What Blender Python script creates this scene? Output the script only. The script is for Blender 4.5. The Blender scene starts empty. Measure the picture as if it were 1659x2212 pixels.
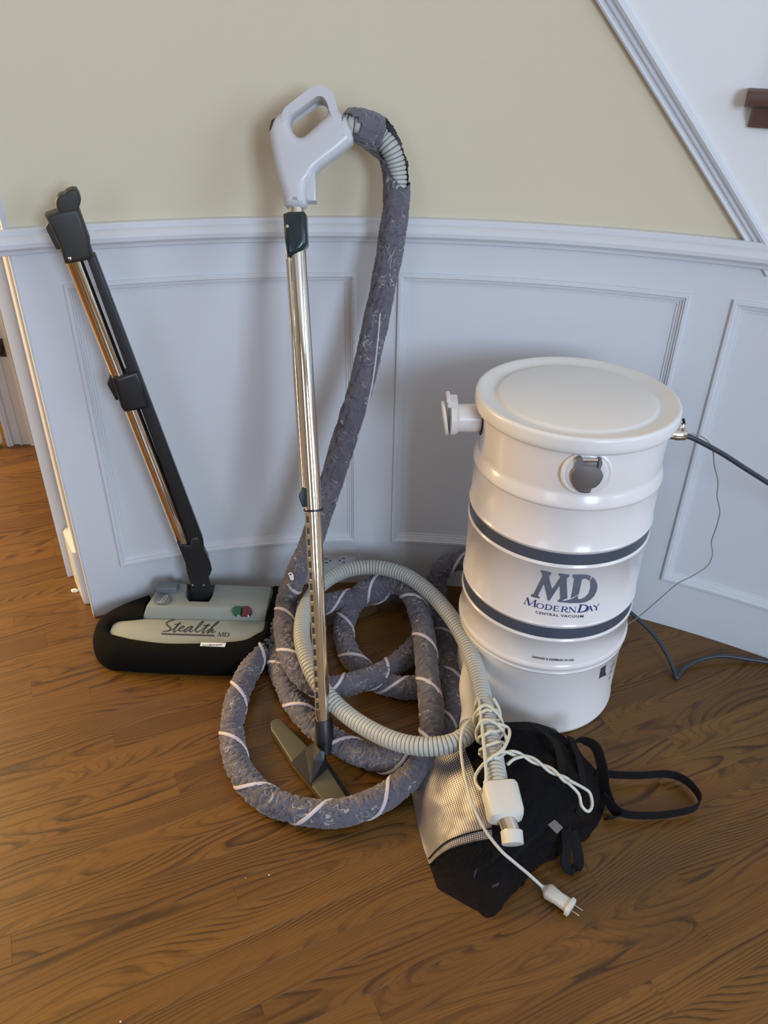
import bpy, bmesh, math, random
import numpy as np
from mathutils import Vector, Matrix, noise
from mathutils.geometry import tessellate_polygon
random.seed(7)
sc = bpy.context.scene
COL = sc.collection

# ------------------------------------------------------------------ camera
CAM_H = 1.29
FPX, PITCH, ROLL = 1692.05, 0.5700, 0.0205
WCX, WCY, WR = 0.0109, -0.0421, 1.7053          # the curved wall: centre and radius
FWD = Vector((0, math.cos(PITCH), -math.sin(PITCH)))
_rt = Vector((1, 0, 0)); _up = _rt.cross(FWD)
RT = _rt*math.cos(ROLL) + _up*math.sin(ROLL)
UP = -_rt*math.sin(ROLL) + _up*math.cos(ROLL)
EYE = Vector((0, 0, CAM_H))
cd = bpy.data.cameras.new('camera'); cam = bpy.data.objects.new('camera', cd); COL.objects.link(cam)
cd.sensor_fit = 'VERTICAL'; cd.sensor_height = 36; cd.lens = 36*FPX/2212
cd.clip_start = 0.02
M = Matrix((RT, UP, -FWD)).transposed().to_4x4(); M.translation = EYE
cam.matrix_world = M
sc.camera = cam

# ------------------------------------------------------------------ world, lights, exposure
w = bpy.data.worlds.new('sky'); sc.world = w; w.use_nodes = True
w.node_tree.nodes['Background'].inputs[0].default_value = (0.62, 0.76, 1.0, 1)
w.node_tree.nodes['Background'].inputs[1].default_value = 1.0
sc.view_settings.view_transform = 'Standard'; sc.view_settings.look = 'None'
sc.view_settings.exposure = 0.0; sc.view_settings.gamma = 1.0
sc.view_settings.use_curve_mapping = False

def area(name, loc, target, sx, sy, color, power):
    l = bpy.data.lights.new(name, 'AREA'); l.shape = 'RECTANGLE'; l.size = sx; l.size_y = sy
    l.color = color; l.energy = power
    o = bpy.data.objects.new(name, l); COL.objects.link(o); o.location = loc
    o.rotation_euler = (Vector(target)-Vector(loc)).to_track_quat('-Z', 'Y').to_euler()
    return o
area('window_light_rear', (1.75, -2.52, 1.75), (1.0, 1.5, 0.9), 0.95, 1.4, (0.63, 0.79, 1.0), 94)
area('window_light_side', (3.12, -0.7, 1.75), (0, 1.2, 0.7), 1.2, 1.3, (0.70, 0.83, 1.0), 26)
area('window_light_rear', (-1.5, -2.52, 1.75), (-0.3, 1.5, 0.8), 1.0, 1.6, (0.76, 0.84, 1.0), 12)
area('hall_window_light', (-3.05, 2.0, 1.45), (-0.8, 1.5, 0.5), 0.9, 1.5, (1.0, 0.66, 0.28), 125)
area('back_room_light', (-2.4, 2.62, 1.9), (-1.5, 2.6, 0.2), 0.4, 0.4, (1.0, 0.72, 0.36), 26)

# ------------------------------------------------------------------ pixel -> world helpers
def ray(x, y): return FWD + RT*((x-829.5)/FPX) - UP*((y-1106)/FPX)
def pz(x, y, z=0.0):
    r = ray(x, y); return EYE + r*((z-CAM_H)/r.z)
def py(x, y, Y):
    r = ray(x, y); return EYE + r*(Y/r.y)
def ppl(x, y, P, n):
    r = ray(x, y); return EYE + r*((P-EYE).dot(n)/r.dot(n))
def pcyl(x, y, cx, cy, R, far=False):
    r = ray(x, y); a = r.x**2+r.y**2; b = -2*(r.x*cx+r.y*cy); c = cx*cx+cy*cy-R*R
    D = math.sqrt(max(b*b-4*a*c, 0)); t = (-b+(D if far else -D))/(2*a)
    return EYE+r*t
def pw(x, y, off=0.0): return pcyl(x, y, WCX, WCY, WR-off, True)
def wpt(ang, z, off=0.0):        # point on the curved wall, angle in degrees
    a = math.radians(ang); R = WR-off
    return Vector((WCX+R*math.sin(a), WCY+R*math.cos(a), z))

# ------------------------------------------------------------------ materials
def mat(name, col, rough=0.5, metal=0.0, coat=0.0, spec=0.5, noise_amt=0.0, noise_scale=30, bump=0.0, bump_scale=200, alpha=1.0, trans=0.0):
    m = bpy.data.materials.new(name); m.use_nodes = True
    nt = m.node_tree; b = nt.nodes['Principled BSDF']
    b.inputs['Base Color'].default_value = (*col, 1); b.inputs['Roughness'].default_value = rough
    b.inputs['Metallic'].default_value = metal; b.inputs['Coat Weight'].default_value = coat
    b.inputs['Coat Roughness'].default_value = 0.06
    b.inputs['Specular IOR Level'].default_value = spec
    b.inputs['Transmission Weight'].default_value = trans
    tc = nt.nodes.new('ShaderNodeTexCoord')
    n = nt.nodes.new('ShaderNodeTexNoise'); n.inputs['Scale'].default_value = noise_scale; n.inputs['Detail'].default_value = 4
    nt.links.new(tc.outputs['Object'], n.inputs['Vector'])
    mx = nt.nodes.new('ShaderNodeMix'); mx.data_type = 'RGBA'
    k = noise_amt
    mx.inputs['A'].default_value = (*[c*(1-k) for c in col], 1); mx.inputs['B'].default_value = (*[min(1, c*(1+k)) for c in col], 1)
    nt.links.new(n.outputs['Fac'], mx.inputs['Factor']); nt.links.new(mx.outputs['Result'], b.inputs['Base Color'])
    if bump:
        n2 = nt.nodes.new('ShaderNodeTexNoise'); n2.inputs['Scale'].default_value = bump_scale; n2.inputs['Detail'].default_value = 3
        nt.links.new(tc.outputs['Object'], n2.inputs['Vector'])
        bp = nt.nodes.new('ShaderNodeBump'); bp.inputs['Strength'].default_value = bump; bp.inputs['Distance'].default_value = 0.002
        nt.links.new(n2.outputs['Fac'], bp.inputs['Height']); nt.links.new(bp.outputs['Normal'], b.inputs['Normal'])
    return m
class NT:
    def __init__(s, m): s.nt = m.node_tree
    def n(s, t, **kw):
        nd = s.nt.nodes.new(t)
        for k, v in kw.items(): setattr(nd, k, v)
        return nd
    def l(s, a, b): s.nt.links.new(a, b)
    def math(s, op, a, b=None, c=None, clamp=False):
        nd = s.n('ShaderNodeMath', operation=op); nd.use_clamp = clamp
        for i, v in enumerate((a, b, c)):
            if v is None: continue
            if isinstance(v, (int, float)): nd.inputs[i].default_value = v
            else: s.l(v, nd.inputs[i])
        return nd.outputs[0]
    def mix(s, f, A, B):
        nd = s.n('ShaderNodeMix', data_type='RGBA')
        for k, v in (('Factor', f), ('A', A), ('B', B)):
            if isinstance(v, tuple): nd.inputs[k].default_value = (*v, 1)
            elif isinstance(v, (int, float)): nd.inputs[k].default_value = v
            else: s.l(v, nd.inputs[k])
        return nd.outputs['Result']
    def noise(s, vec, scale, detail=2, rough=0.5, dist=0.0):
        nd = s.n('ShaderNodeTexNoise'); nd.inputs['Scale'].default_value = scale; nd.inputs['Detail'].default_value = detail
        nd.inputs['Roughness'].default_value = rough; nd.inputs['Distortion'].default_value = dist
        s.l(vec, nd.inputs['Vector']); return nd.outputs['Fac']
    def mapping(s, vec, scale=(1, 1, 1), loc=(0, 0, 0)):
        nd = s.n('ShaderNodeMapping'); nd.inputs['Scale'].default_value = scale; nd.inputs['Location'].default_value = loc
        s.l(vec, nd.inputs['Vector']); return nd.outputs[0]

def oak():
    m = bpy.data.materials.new('stained_oak'); m.use_nodes = True; g = NT(m)
    b = g.nt.nodes['Principled BSDF']
    tc = g.n('ShaderNodeTexCoord'); oi = g.n('ShaderNodeObjectInfo')
    off = g.n('ShaderNodeCombineXYZ')
    g.l(g.math('MULTIPLY', oi.outputs['Random'], 53.0), off.inputs[0])
    g.l(g.math('MULTIPLY', oi.outputs['Random'], 17.0), off.inputs[1])
    g.l(g.math('MULTIPLY', oi.outputs['Random'], 31.0), off.inputs[2])
    va = g.n('ShaderNodeVectorMath', operation='ADD'); g.l(tc.outputs['Object'], va.inputs[0]); g.l(off.outputs[0], va.inputs[1])
    V = va.outputs[0]
    sep = g.n('ShaderNodeSeparateXYZ'); g.l(tc.outputs['Object'], sep.inputs[0])
    warp = g.noise(g.mapping(V, (1.6, 9, 1)), 1.0, 1.2, 0.4)
    warp2 = g.noise(g.mapping(V, (9, 60, 1)), 1.0, 2.0, 0.5)
    ph = g.math('ADD', g.math('MULTIPLY', sep.outputs[1], 70.0), g.math('MULTIPLY', warp, 24.0))
    ph = g.math('ADD', ph, g.math('MULTIPLY', warp2, 0.55))
    fr = g.math('FRACT', ph)
    rmp = g.n('ShaderNodeValToRGB'); cr = rmp.color_ramp
    cr.elements[0].position = 0.0; cr.elements[0].color = (0.10, 0.10, 0.10, 1)
    cr.elements[1].position = 1.0; cr.elements[1].color = (0.15, 0.15, 0.15, 1)
    for p, c in ((0.45, 0.10), (0.76, 0.8), (0.86, 1.0), (0.94, 0.3)):
        e = cr.elements.new(p); e.color = (c, c, c, 1)
    g.l(fr, rmp.inputs[0])
    lines = rmp.outputs[0]
    brk = g.noise(g.mapping(V, (2.0, 25, 1)), 1.0, 2)
    brk = g.math('MULTIPLY_ADD', brk, 3.4, -1.0, clamp=True)
    lines = g.math('MULTIPLY', lines, brk)
    ph2 = g.math('ADD', g.math('MULTIPLY', sep.outputs[1], 240.0), g.math('MULTIPLY', warp, 62.0))
    fine = g.math('MULTIPLY_ADD', g.math('SINE', g.math('MULTIPLY', g.math('ADD', ph2, g.math('MULTIPLY', warp2, 1.2)), 6.2832)), 1.6, -0.7, clamp=True)
    pores = g.noise(g.mapping(V, (28, 900, 1)), 1.0, 3, 0.6)
    pores = g.math('MULTIPLY_ADD', pores, 4.5, -2.25, clamp=True)
    blot = g.noise(g.mapping(V, (3, 20, 1)), 1.0, 3)
    shade = g.math('ADD', g.math('MULTIPLY', oi.outputs['Random'], 0.55), g.math('MULTIPLY', blot, 0.6), clamp=True)
    base = g.mix(shade, (0.118, 0.051, 0.0075), (0.190, 0.090, 0.0150))
    c = g.mix(g.math('MULTIPLY', pores, 0.45), base, (0.055, 0.020, 0.004))
    c = g.mix(g.math('MULTIPLY', g.math('MULTIPLY', fine, blot), 0.75), c, (0.050, 0.019, 0.004))
    c = g.mix(g.math('MULTIPLY', lines, 0.85), c, (0.022, 0.009, 0.003))
    g.l(c, b.inputs['Base Color'])
    b.inputs['Roughness'].default_value = 0.34
    b.inputs['Specular IOR Level'].default_value = 0.42
    bp = g.n('ShaderNodeBump'); bp.inputs['Strength'].default_value = 0.12; bp.inputs['Distance'].default_value = 0.001; bp.invert = True
    g.l(g.math('ADD', lines, pores), bp.inputs['Height']); g.l(bp.outputs[0], b.inputs['Normal'])
    return m

def quilt():
    m = bpy.data.materials.new('quilted_cotton'); m.use_nodes = True; g = NT(m)
    b = g.nt.nodes['Principled BSDF']; tc = g.n('ShaderNodeTexCoord'); V = tc.outputs['Object']
    n1 = g.noise(V, 62, 1.2, 0.5, 1.2)
    l1 = g.math('LESS_THAN', g.math('ABSOLUTE', g.math('SUBTRACT', n1, 0.5)), 0.016)
    n2 = g.noise(V, 40, 0.4, 0.5, 1.6)
    mk = g.noise(g.mapping(V, loc=(3, 7, 1)), 34, 0)
    l2 = g.math('MULTIPLY', g.math('LESS_THAN', g.math('ABSOLUTE', g.math('SUBTRACT', n2, 0.47)), 0.017),
                g.math('GREATER_THAN', mk, 0.52))
    blot = g.noise(V, 20, 3)
    c = g.mix(blot, (0.086, 0.081, 0.104), (0.148, 0.138, 0.170))
    c = g.mix(g.math('MULTIPLY', l1, 0.60), c, (0.045, 0.042, 0.06))
    c = g.mix(g.math('MULTIPLY', l2, 0.80), c, (0.40, 0.39, 0.36))
    g.l(c, b.inputs['Base Color']); b.inputs['Roughness'].default_value = 0.9
    b.inputs['Sheen Weight'].default_value = 0.25
    bp = g.n('ShaderNodeBump'); bp.inputs['Strength'].default_value = 0.6; bp.inputs['Distance'].default_value = 0.0015
    g.l(g.math('SUBTRACT', g.noise(V, 90, 3), g.math('MULTIPLY', l1, 0.6)), bp.inputs['Height']); g.l(bp.outputs[0], b.inputs['Normal'])
    return m

def silver_mesh():
    m = bpy.data.materials.new('silver_mesh_fabric'); m.use_nodes = True; g = NT(m)
    b = g.nt.nodes['Principled BSDF']; tc = g.n('ShaderNodeTexCoord')
    sep = g.n('ShaderNodeSeparateXYZ'); g.l(tc.outputs['UV'], sep.inputs[0])
    k = 2*math.pi/0.0052
    s = g.math('SINE', g.math('MULTIPLY', g.math('ADD', sep.outputs[0], sep.outputs[1]), k*0.72))
    t = g.math('SINE', g.math('MULTIPLY', g.math('SUBTRACT', sep.outputs[0], sep.outputs[1]), k*0.72))
    v = g.math('MULTIPLY_ADD', g.math('MULTIPLY', s, t), -2.2, 0.45, clamp=True)
    dirt = g.math('MULTIPLY_ADD', g.noise(tc.outputs['UV'], 22, 4), 5.0, -2.95, clamp=True)
    c = g.mix(v, (0.025, 0.024, 0.026), (0.44, 0.42, 0.44))
    c = g.mix(g.math('MULTIPLY', dirt, 0.7), c, (0.05, 0.048, 0.05))
    g.l(c, b.inputs['Base Color']); b.inputs['Roughness'].default_value = 0.42; b.inputs['Metallic'].default_value = 0.25
    return m

def black_mesh():
    m = bpy.data.materials.new('black_net_fabric'); m.use_nodes = True; g = NT(m)
    b = g.nt.nodes['Principled BSDF']; tc = g.n('ShaderNodeTexCoord')
    b.inputs['Base Color'].default_value = (0.0035, 0.0035, 0.0055, 1); b.inputs['Roughness'].default_value = 0.8; b.inputs['Specular IOR Level'].default_value = 0.15
    n = g.noise(tc.outputs['Object'], 9, 2)
    sep = g.n('ShaderNodeSeparateXYZ'); g.l(tc.outputs['UV'], sep.inputs[0])
    k = 2*math.pi/0.0034
    s = g.math('MULTIPLY', g.math('SINE', g.math('MULTIPLY', sep.outputs[0], k)), g.math('SINE', g.math('MULTIPLY', sep.outputs[1], k)))
    holes = g.math('MULTIPLY_ADD', s, 1.2, 0.25, clamp=True)
    a = g.math('SUBTRACT', 1.0, g.math('MULTIPLY', holes, 0.60))
    g.l(a, b.inputs['Alpha'])
    return m

M_OAK = oak(); M_QUILT = quilt(); M_SILVERNET = silver_mesh(); M_NET = black_mesh()
M_WHITE = mat('white_trim_paint', (0.64, 0.665, 0.71), 0.32, noise_amt=0.015, noise_scale=4)
M_BEIGE = mat('beige_wall_paint', (0.645, 0.575, 0.432), 0.75, noise_amt=0.02, noise_scale=3, bump=0.04, bump_scale=350)
M_SKIRT = mat('stair_skirt_paint', (0.78, 0.79, 0.80), 0.45, noise_amt=0.01, noise_scale=3)
M_PLAIN = mat('room_paint', (0.42, 0.38, 0.30), 0.8, noise_amt=0.02)
M_CEIL = mat('ceiling_paint', (0.8, 0.79, 0.76), 0.85, noise_amt=0.02)
M_ENAMEL = mat('cream_enamel', (0.74, 0.705, 0.69), 0.22, coat=0.35, noise_amt=0.012, noise_scale=6)
M_LID = mat('dusty_cream_enamel', (0.74, 0.73, 0.71), 0.33, coat=0.1, noise_amt=0.06, noise_scale=7)
M_STRIPE = mat('slate_stripe', (0.065, 0.078, 0.11), 0.35, noise_amt=0.05)
M_GREYLOGO = mat('slate_print', (0.115, 0.135, 0.175), 0.4, noise_amt=0.02)
M_BLUELOGO = mat('blue_print', (0.015, 0.03, 0.23), 0.4, noise_amt=0.02)
M_DARKPRINT = mat('dark_print', (0.05, 0.05, 0.055), 0.5, noise_amt=0.02)
M_CHROME = mat('chrome', (0.80, 0.77, 0.71), 0.07, metal=1.0, noise_amt=0.02, noise_scale=60)
M_STEEL = mat('brushed_steel', (0.22, 0.205, 0.205), 0.42, metal=0.6, noise_amt=0.04)
M_BLACK = mat('black_plastic', (0.010, 0.0105, 0.013), 0.42, noise_amt=0.1, bump=0.05)
M_MATTEBLACK = mat('matte_black_plastic', (0.026, 0.026, 0.025), 0.5, noise_amt=0.1, bump=0.05)
M_TEAL = mat('dark_teal_plastic', (0.012, 0.026, 0.034), 0.22, noise_amt=0.1)
M_GREYPLASTIC = mat('pale_grey_plastic', (0.56, 0.575, 0.61), 0.30, noise_amt=0.02)
M_HOSE = mat('grey_hose_plastic', (0.43, 0.445, 0.42), 0.42, noise_amt=0.04, noise_scale=15)
M_CUFF = mat('white_cuff_plastic', (0.60, 0.59, 0.55), 0.35, noise_amt=0.03)
M_CORD = mat('white_cord', (0.56, 0.55, 0.47), 0.4, noise_amt=0.04)
M_HEAD = mat('grey_green_plastic', (0.27, 0.295, 0.265), 0.5, noise_amt=0.03, bump=0.05, bump_scale=600)
M_PEDAL = mat('blue_grey_plastic', (0.14, 0.155, 0.175), 0.5, noise_amt=0.05)
M_FABRIC = mat('black_stretch_fabric', (0.006, 0.0055, 0.0045), 0.95, spec=0.1, noise_amt=0.15, bump=0.5, bump_scale=500)
M_TAG = mat('white_tag', (0.75, 0.73, 0.72), 0.7)
M_GREEN = mat('green_lens', (0.005, 0.085, 0.035), 0.15, coat=0.5)
M_RED = mat('red_lens', (0.10, 0.008, 0.012), 0.15, coat=0.5)
M_GREENPRINT = mat('green_print', (0.20, 0.34, 0.05), 0.6)
M_TOOL = mat('olive_grey_plastic', (0.088, 0.078, 0.042), 0.42, noise_amt=0.06, bump=0.05)
M_TOOLDARK = mat('dark_olive_plastic', (0.035, 0.030, 0.017), 0.40, noise_amt=0.06)
M_BRISTLE = mat('black_bristle', (0.008, 0.007, 0.007), 0.9)
M_PIPING = mat('pale_piping', (0.56, 0.51, 0.55), 0.8, noise_amt=0.05, bump=0.2)
M_WEB = mat('black_webbing', (0.008, 0.008, 0.009), 0.9, spec=0.2, bump=0.5, bump_scale=900)
M_WOOD = mat('dark_stained_wood', (0.11, 0.055, 0.045), 0.4, noise_amt=0.3, noise_scale=12)
M_IRON = mat('black_iron', (0.012, 0.012, 0.02), 0.5)
M_RUBBER = mat('black_cable_rubber', (0.028, 0.034, 0.045), 0.4)
M_WIRE = mat('thin_grey_wire', (0.27, 0.25, 0.23), 0.5)
M_OUTLET = mat('outlet_plastic', (0.56, 0.565, 0.59), 0.35)
M_SLOT = mat('dark_slot', (0.03, 0.03, 0.035), 0.6)
M_INNER = mat('hose_shadow_groove', (0.10, 0.11, 0.11), 0.6)  # darker grey for the rib grooves, their shade put into the colour
M_ATTACH = mat('dark_attachment_plastic', (0.008, 0.009, 0.010), 0.3)
M_PAINTCHIP = mat('white_paint_chip', (0.82, 0.80, 0.76), 0.6)

# ------------------------------------------------------------------ object helpers
def thing(name, label, cat, loc, group=None):
    o = bpy.data.objects.new(name, None); COL.objects.link(o); o.location = loc; o.empty_display_size = 0.05
    o['label'] = label; o['category'] = cat
    if group: o['group'] = group
    return o
def worldloc(o):
    v = Vector((0, 0, 0))
    while o is not None: v += Vector(o.location); o = o.parent
    return v
def mk(name, verts, faces, m, parent=None, smooth=True, mats=None, fmat=None, uv=None, origin=None, sharp=None):
    verts = [Vector(v) for v in verts]
    if parent is not None: base = worldloc(parent); loc = Vector((0, 0, 0))
    else:
        if origin is None:
            xs = [v.x for v in verts]; ys = [v.y for v in verts]; zs = [v.z for v in verts]
            origin = Vector(((min(xs)+max(xs))/2, (min(ys)+max(ys))/2, min(zs)))
        base = origin; loc = origin
    me = bpy.data.meshes.new(name)
    me.from_pydata([v-base for v in verts], [], faces)
    for mm in (mats or [m]): me.materials.append(mm)
    if fmat: me.polygons.foreach_set('material_index', fmat)
    if uv:
        l = me.uv_layers.new(name='UVMap')
        for lp in me.loops: l.data[lp.index].uv = uv[lp.vertex_index]
    bm = bmesh.new(); bm.from_mesh(me)
    bmesh.ops.remove_doubles(bm, verts=bm.verts, dist=1e-6) if not uv else None
    bmesh.ops.recalc_face_normals(bm, faces=bm.faces)
    bm.to_mesh(me); bm.free()
    if smooth:
        me.shade_smooth()
        me.set_sharp_from_angle(angle=math.radians(sharp if sharp else 40))
    me.update()
    o = bpy.data.objects.new(name, me); COL.objects.link(o)
    if parent is not None: o.parent = parent
    else: o.location = loc
    return o
def tag(o, label, cat, group=None):
    o['label'] = label; o['category'] = cat
    if group: o['group'] = group
    return o
def struct(o): o['kind'] = 'structure'; return o
def bevel(o, width, seg=2, angle=35):
    me = o.data; bm = bmesh.new(); bm.from_mesh(me)
    es = [e for e in bm.edges if len(e.link_faces) == 2 and e.calc_face_angle(0) > math.radians(angle)]
    bmesh.ops.bevel(bm, geom=es, offset=width, segments=seg, affect='EDGES', profile=0.5, clamp_overlap=True)
    bm.to_mesh(me); bm.free(); me.shade_smooth(); me.set_sharp_from_angle(angle=math.radians(50)); return o

def catmull(pts, n=10, closed=False):
    pts = [Vector(p) for p in pts]; out = []
    N = len(pts)
    for i in range(N if closed else N-1):
        g = (lambda k: pts[k % N]) if closed else (lambda k: pts[min(max(k, 0), N-1)])
        p0, p1, p2, p3 = g(i-1), g(i), g(i+1), g(i+2)
        for j in range(n):
            t = j/n
            out.append(0.5*((2*p1)+(-p0+p2)*t+(2*p0-5*p1+4*p2-p3)*t*t+(-p0+3*p1-3*p2+p3)*t**3))
    if not closed: out.append(pts[-1].copy())
    return out
def resample(pts, step):
    P = np.array([tuple(p) for p in pts]); d = np.r_[0, np.cumsum(np.linalg.norm(np.diff(P, axis=0), axis=1))]
    n = max(2, int(round(d[-1]/step))+1); s = np.linspace(0, d[-1], n)
    return [Vector((np.interp(t, d, P[:, 0]), np.interp(t, d, P[:, 1]), np.interp(t, d, P[:, 2]))) for t in s], d[-1]
def frames(pts, ref=None):
    T = []
    for i in range(len(pts)):
        a = pts[max(i-1, 0)]; b = pts[min(i+1, len(pts)-1)]
        T.append((b-a).normalized())
    n = ref or Vector((0, 0, 1))
    n = (n - T[0]*n.dot(T[0]))
    if n.length < 1e-3: n = Vector((1, 0, 0)) - T[0]*T[0].x
    n.normalize(); N = [n]
    for i in range(1, len(pts)):
        n = N[-1] - T[i]*N[-1].dot(T[i]); n.normalize(); N.append(n)
    return T, N, [t.cross(n) for t, n in zip(T, N)]
def tube(pts, r, seg=16, caps=True, rf=None, ref=None, sx=1.0, sy=1.0):
    T, N, B = frames(pts, ref); V = []; F = []
    for i, p in enumerate(pts):
        for j in range(seg):
            a = 2*math.pi*j/seg
            rr = rf(i, a) if rf else (r[i] if isinstance(r, (list, tuple)) else r)
            V.append(p+(N[i]*math.cos(a)*sx+B[i]*math.sin(a)*sy)*rr)
    for i in range(len(pts)-1):
        for j in range(seg):
            k = (j+1) % seg; F.append((i*seg+j, i*seg+k, (i+1)*seg+k, (i+1)*seg+j))
    if caps:
        F.append(tuple(range(seg))[::-1]); F.append(tuple((len(pts)-1)*seg+j for j in range(seg)))
    return V, F
def join(*vf):
    V = []; F = []
    for v, f in vf:
        o = len(V); V += list(v); F += [tuple(i+o for i in q) for q in f]
    return V, F
def lathe(prof, seg=96, cx=0, cy=0, z0=0):
    V = []; F = []
    for r, z in prof:
        for j in range(seg):
            a = 2*math.pi*j/seg; V.append(Vector((cx+r*math.cos(a), cy+r*math.sin(a), z0+z)))
    for i in range(len(prof)-1):
        for j in range(seg):
            k = (j+1) % seg; F.append((i*seg+j, i*seg+k, (i+1)*seg+k, (i+1)*seg+j))
    if prof[0][0] > 1e-4: F.append(tuple(range(seg)))
    if prof[-1][0] > 1e-4: F.append(tuple((len(prof)-1)*seg+j for j in range(seg)))
    return V, F
def box(c, ax, ay, az, hx, hy, hz):
    V = [c+ax*sx*hx+ay*sy*hy+az*sz*hz for sx in (-1, 1) for sy in (-1, 1) for sz in (-1, 1)]
    return V, [(0, 1, 3, 2), (4, 6, 7, 5), (0, 4, 5, 1), (2, 3, 7, 6), (0, 2, 6, 4), (1, 5, 7, 3)]
XA, YA, ZA = Vector((1, 0, 0)), Vector((0, 1, 0)), Vector((0, 0, 1))
def abox(x0, x1, y0, y1, z0, z1):
    return box(Vector(((x0+x1)/2, (y0+y1)/2, (z0+z1)/2)), XA, YA, ZA, (x1-x0)/2, (y1-y0)/2, (z1-z0)/2)
def slab(poly, d, hole=None):       # poly: world points in order; extruded by vector d
    loops = [poly]+([hole] if hole else [])
    flat = [p for l in loops for p in l]; n = len(flat)
    tris = tessellate_polygon([[Vector(p) for p in l] for l in loops])
    V = [Vector(p) for p in flat]+[Vector(p)+d for p in flat]
    F = [tuple(t) for t in tris]+[tuple(i+n for i in t[::-1]) for t in tris]
    o = 0
    for l in loops:
        for i in range(len(l)):
            a = o+i; b = o+(i+1) % len(l); F.append((a, b, b+n, a+n))
        o += len(l)
    return V, F
def rounded(name, loops, P, n, half, bev, m, parent, res=4):
    """planar outline (pixel loops laid on the plane P,n), given thickness 2*half with rounded edges"""
    u = Vector((0, 0, 1)); ax = u.cross(n).normalized(); ay = n.cross(ax).normalized()
    cu = bpy.data.curves.new(name, 'CURVE'); cu.dimensions = '2D'; cu.fill_mode = 'BOTH'
    for l in loops:
        sp = cu.splines.new('POLY'); sp.points.add(len(l)-1); sp.use_cyclic_u = True
        for q, (x, y) in zip(sp.points, l):
            w_ = ppl(x, y, P, n)-P; q.co = (w_.dot(ax), w_.dot(ay), 0, 1)
    cu.extrude = half-bev; cu.bevel_depth = bev; cu.bevel_resolution = res; cu.offset = -bev
    ob = bpy.data.objects.new(name, cu); COL.objects.link(ob)
    dg = bpy.context.evaluated_depsgraph_get(); me = bpy.data.meshes.new_from_object(ob.evaluated_get(dg))
    V = [P+ax*v.co.x+ay*v.co.y+n*v.co.z for v in me.vertices]; F = [tuple(p.vertices) for p in me.polygons]
    bpy.data.objects.remove(ob); bpy.data.meshes.remove(me)
    return mk(name, V, F, m, parent, sharp=55)
def smooth_loop(l, n=5):
    return [(p.x, p.y) for p in catmull([Vector((a, b, 0)) for a, b in l], n, True)]
def zc(ox, oy, s, pts): return [(ox+x/s, oy+y/s) for x, y in pts]
def glyph_polys(name, polys, f, m, parent, cuts=0):
    V = []; F = []
    for poly in polys:
        t = tessellate_polygon([[Vector((x, y, 0)) for x, y in poly]])
        bm = bmesh.new(); vs = [bm.verts.new((x, y, 0)) for x, y in poly]
        for a in t:
            try: bm.faces.new([vs[i] for i in a])
            except ValueError: pass
        for _ in range(cuts): bmesh.ops.subdivide_edges(bm, edges=bm.edges[:], cuts=1, use_grid_fill=True)
        bm.verts.ensure_lookup_table(); bm.verts.index_update(); o = len(V)
        V += [f(v.co.x, v.co.y) for v in bm.verts]; F += [tuple(v.index+o for v in q.verts) for q in bm.faces]; bm.free()
    return mk(name, V, F, m, parent, smooth=False)
def ribbon2(pts, ws, n=6):
    c = catmull([Vector((x, y, w_)) for (x, y), w_ in zip(pts, ws)], n) if len(pts) > 2 else [Vector((x, y, w_)) for (x, y), w_ in zip(pts, ws)]
    out = []
    for i, p in enumerate(c):
        a = c[max(i-1, 0)]; b = c[min(i+1, len(c)-1)]; d = Vector((b.x-a.x, b.y-a.y)); d = d.normalized() if d.length > 0 else Vector((1, 0))
        nn = Vector((-d.y, d.x))*p.z/2; out.append(((p.x+nn.x, p.y+nn.y), (p.x-nn.x, p.y-nn.y)))
    return [[out[i][0], out[i+1][0], out[i+1][1], out[i][1]] for i in range(len(out)-1)]
def quads(name, qs, f, m, parent):
    V = []; F = []
    for q in qs:
        o = len(V); V += [f(x, y) for x, y in q]; F.append(tuple(range(o, o+len(q))))
    return mk(name, V, F, m, parent, smooth=False)
def text_tris(s, spacing=1.0):
    cu = bpy.data.curves.new('t', 'FONT'); cu.body = s; cu.resolution_u = 3; cu.space_character = spacing; cu.offset = 0.022
    ob = bpy.data.objects.new('t', cu); COL.objects.link(ob)
    me = bpy.data.meshes.new_from_object(ob.evaluated_get(bpy.context.evaluated_depsgraph_get()))
    V = [(v.co.x, v.co.y) for v in me.vertices]; F = [tuple(p.vertices) for p in me.polygons]
    bpy.data.objects.remove(ob); bpy.data.meshes.remove(me)
    x0 = min(v[0] for v in V); x1 = max(v[0] for v in V); y1 = max(v[1] for v in V)
    return [((x-x0)/(x1-x0), y/y1) for x, y in V], F

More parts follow.
